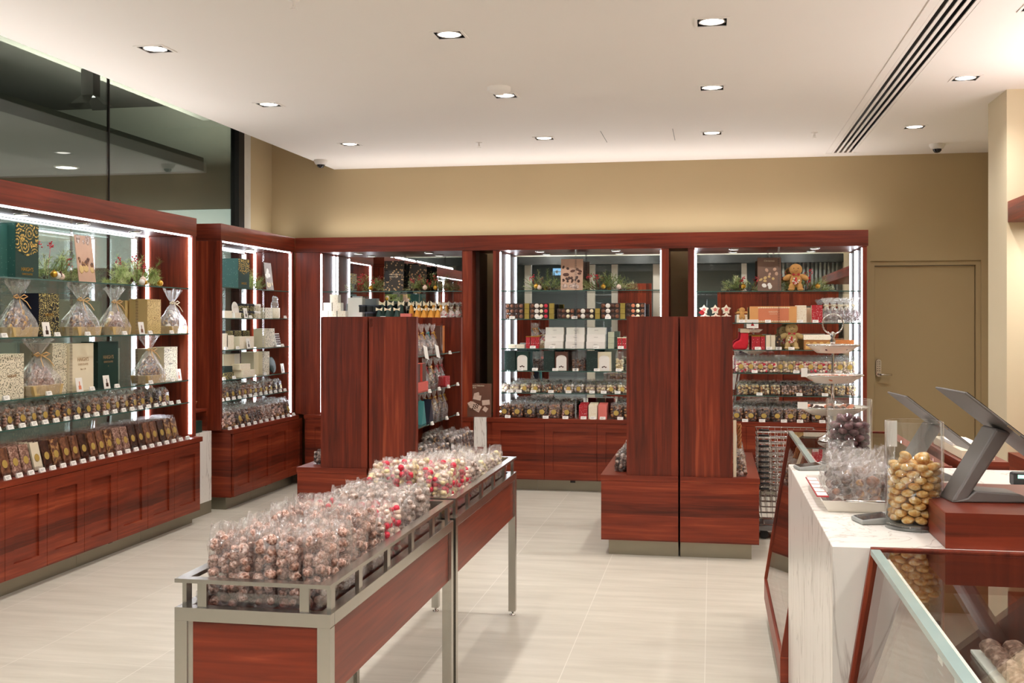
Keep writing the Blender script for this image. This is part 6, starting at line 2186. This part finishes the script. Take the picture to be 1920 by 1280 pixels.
for k, (yy, m, d_) in enumerate(((7.56, NAVY, 'dark blue'), (7.36, TEALC, 'teal'))):
    t = thing('tent_card', '%s folded card on the lower shelf of the left floor display' % d_, 'display card', (GX + 0.265, yy, 0.786), RZ)
    MB().prism([(-0.06, 0), (0.06, 0), (0.0, 0.16)], -0.03, 0.03, 'y').build('card', m, t)
for k, yy in enumerate((7.30, 7.62)):
    t = thing('angled_price_card', 'white angled price card, %s from the near end, upper shelf of the left floor display' % ORD[k + 1], 'display card', (GX + 0.33, yy, 1.24), RZ)
    t.rotation_euler = (-0.2, 0.15, RZ)
    MB().box(-0.05, 0.05, -0.003, -0.001, 0, 0.09).build('card', WHITE, t)
for z_, nm, ys_ in ((1.265, 'upper', (7.95,)), (1.015, 'middle', (7.35, 7.62, 7.9, 8.2)), (0.785, 'lower', (7.42, 7.85, 8.2))):
    for k, yy in enumerate(ys_):
        ptag((GX + 0.335 + 0.004, yy, z_ - 0.01), RZ, 'white price tag, %s from the near end on the %s shelf, left floor display' % (ORD[k + 1], nm))
bag_row('k', GX + 0.38, 7.12, GB, RZ, 5, 0.115, 2, 'near part, left floor display base', 'bags on the near part of the left floor display base', key='gb', mk=lambda v: make_bag(0.11, 0.09, 0.135, 0.78, [[CHOC, GREYC], [CHOC, NUTS]][v % 2], 0.0125, 170 + v, FILMS), what='clear bag of dark chocolates', variants=2, dpitch=0.1)
bag_row('k2', GX + 0.42, 7.74, GB, RZ, 5, 0.115, 3, 'far part, left floor display base', 'bags on the far part of the left floor display base', key='gb', what='clear bag of dark chocolates', variants=2, dpitch=0.1, sc=(1, 1, 1.25))
for k, yy in enumerate((8.0, 8.22)):
    ptag((GX + 0.478, yy, GB), RZ, 'white price tag, %s from the near end on the left floor display base' % ORD[k + 1])
bag_row('l', -2.262 - 0.41, 8.2, GB, -RZ, 9, 0.125, 1, 'left side, left floor display base', 'bags on the left side of the left floor display', key='gb', what='clear bag of dark chocolates', variants=2, sc=0.75)
bag_row('m', -0.205 - 0.385, 8.2, GB, -RZ, 9, 0.125, 1, 'left side, right floor display base', 'bags on the left side of the right floor display', key='gb', what='clear bag of dark chocolates', variants=2)
bag_row('m2', -0.205 - 0.27, 8.2, 0.785, -RZ, 9, 0.125, 1, 'left side lower shelf, right floor display', 'bags on the left lower shelf of the right floor display', key='gb', what='clear bag of dark chocolates', variants=2)
bag_row('n', -0.205 + 0.385, 7.12, GB, RZ, 9, 0.125, 1, 'right side, right floor display base', 'bags on the right side of the right floor display', key='nb', mk=lambda v: make_bag(0.11, 0.09, 0.17, 0.8, [NUTS, GREYC], 0.0125, 180 + v, FILMS), what='clear bag of nut clusters', variants=2)
rp = thing('plaited_raffia', 'plaited brown raffia hanging beside the right floor display', 'plait', (-0.205 + 0.375, 7.075, GB + 0.18))
mb = MB()
for ph in (0, 2.1, 4.2):
    mb.tube([(0.010 * math.cos(q * 0.9 + ph), 0.008 * math.sin(q * 0.9 + ph), q * 0.012) for q in range(14)], 0.006, 5)
mb.build('plait_body', WICKER, rp)
rw = thing('cream_card_strip', 'tall cream card strip standing beside the right floor display', 'display card', (-0.205 + 0.345, 7.06, GB + 0.0))
MB().box(-0.008, 0.012, -0.002, 0.002, 0, 0.36).build('card', CREAM, rw)

# ---- lettering becomes plain meshes
bpy.context.view_layer.update()
dg = bpy.context.evaluated_depsgraph_get()
cache = {}
for o in [q for q in bpy.data.objects if q.type == 'FONT']:
    k_ = (o.data.body, round(o.data.size, 5), o.data.align_x)
    if k_ not in cache:
        me = bpy.data.meshes.new_from_object(o.evaluated_get(dg))
        me.materials.clear()
        me.materials.append(o.data.materials[0])
        cache[k_] = me
    nm_, par, loc_, rot_ = o.name, o.parent, o.location.copy(), o.rotation_euler.copy()
    bpy.data.objects.remove(o)
    m_ = bpy.data.objects.new(nm_, cache[k_])
    COL.objects.link(m_)
    m_.parent = par
    m_.location = loc_
    m_.rotation_euler = rot_
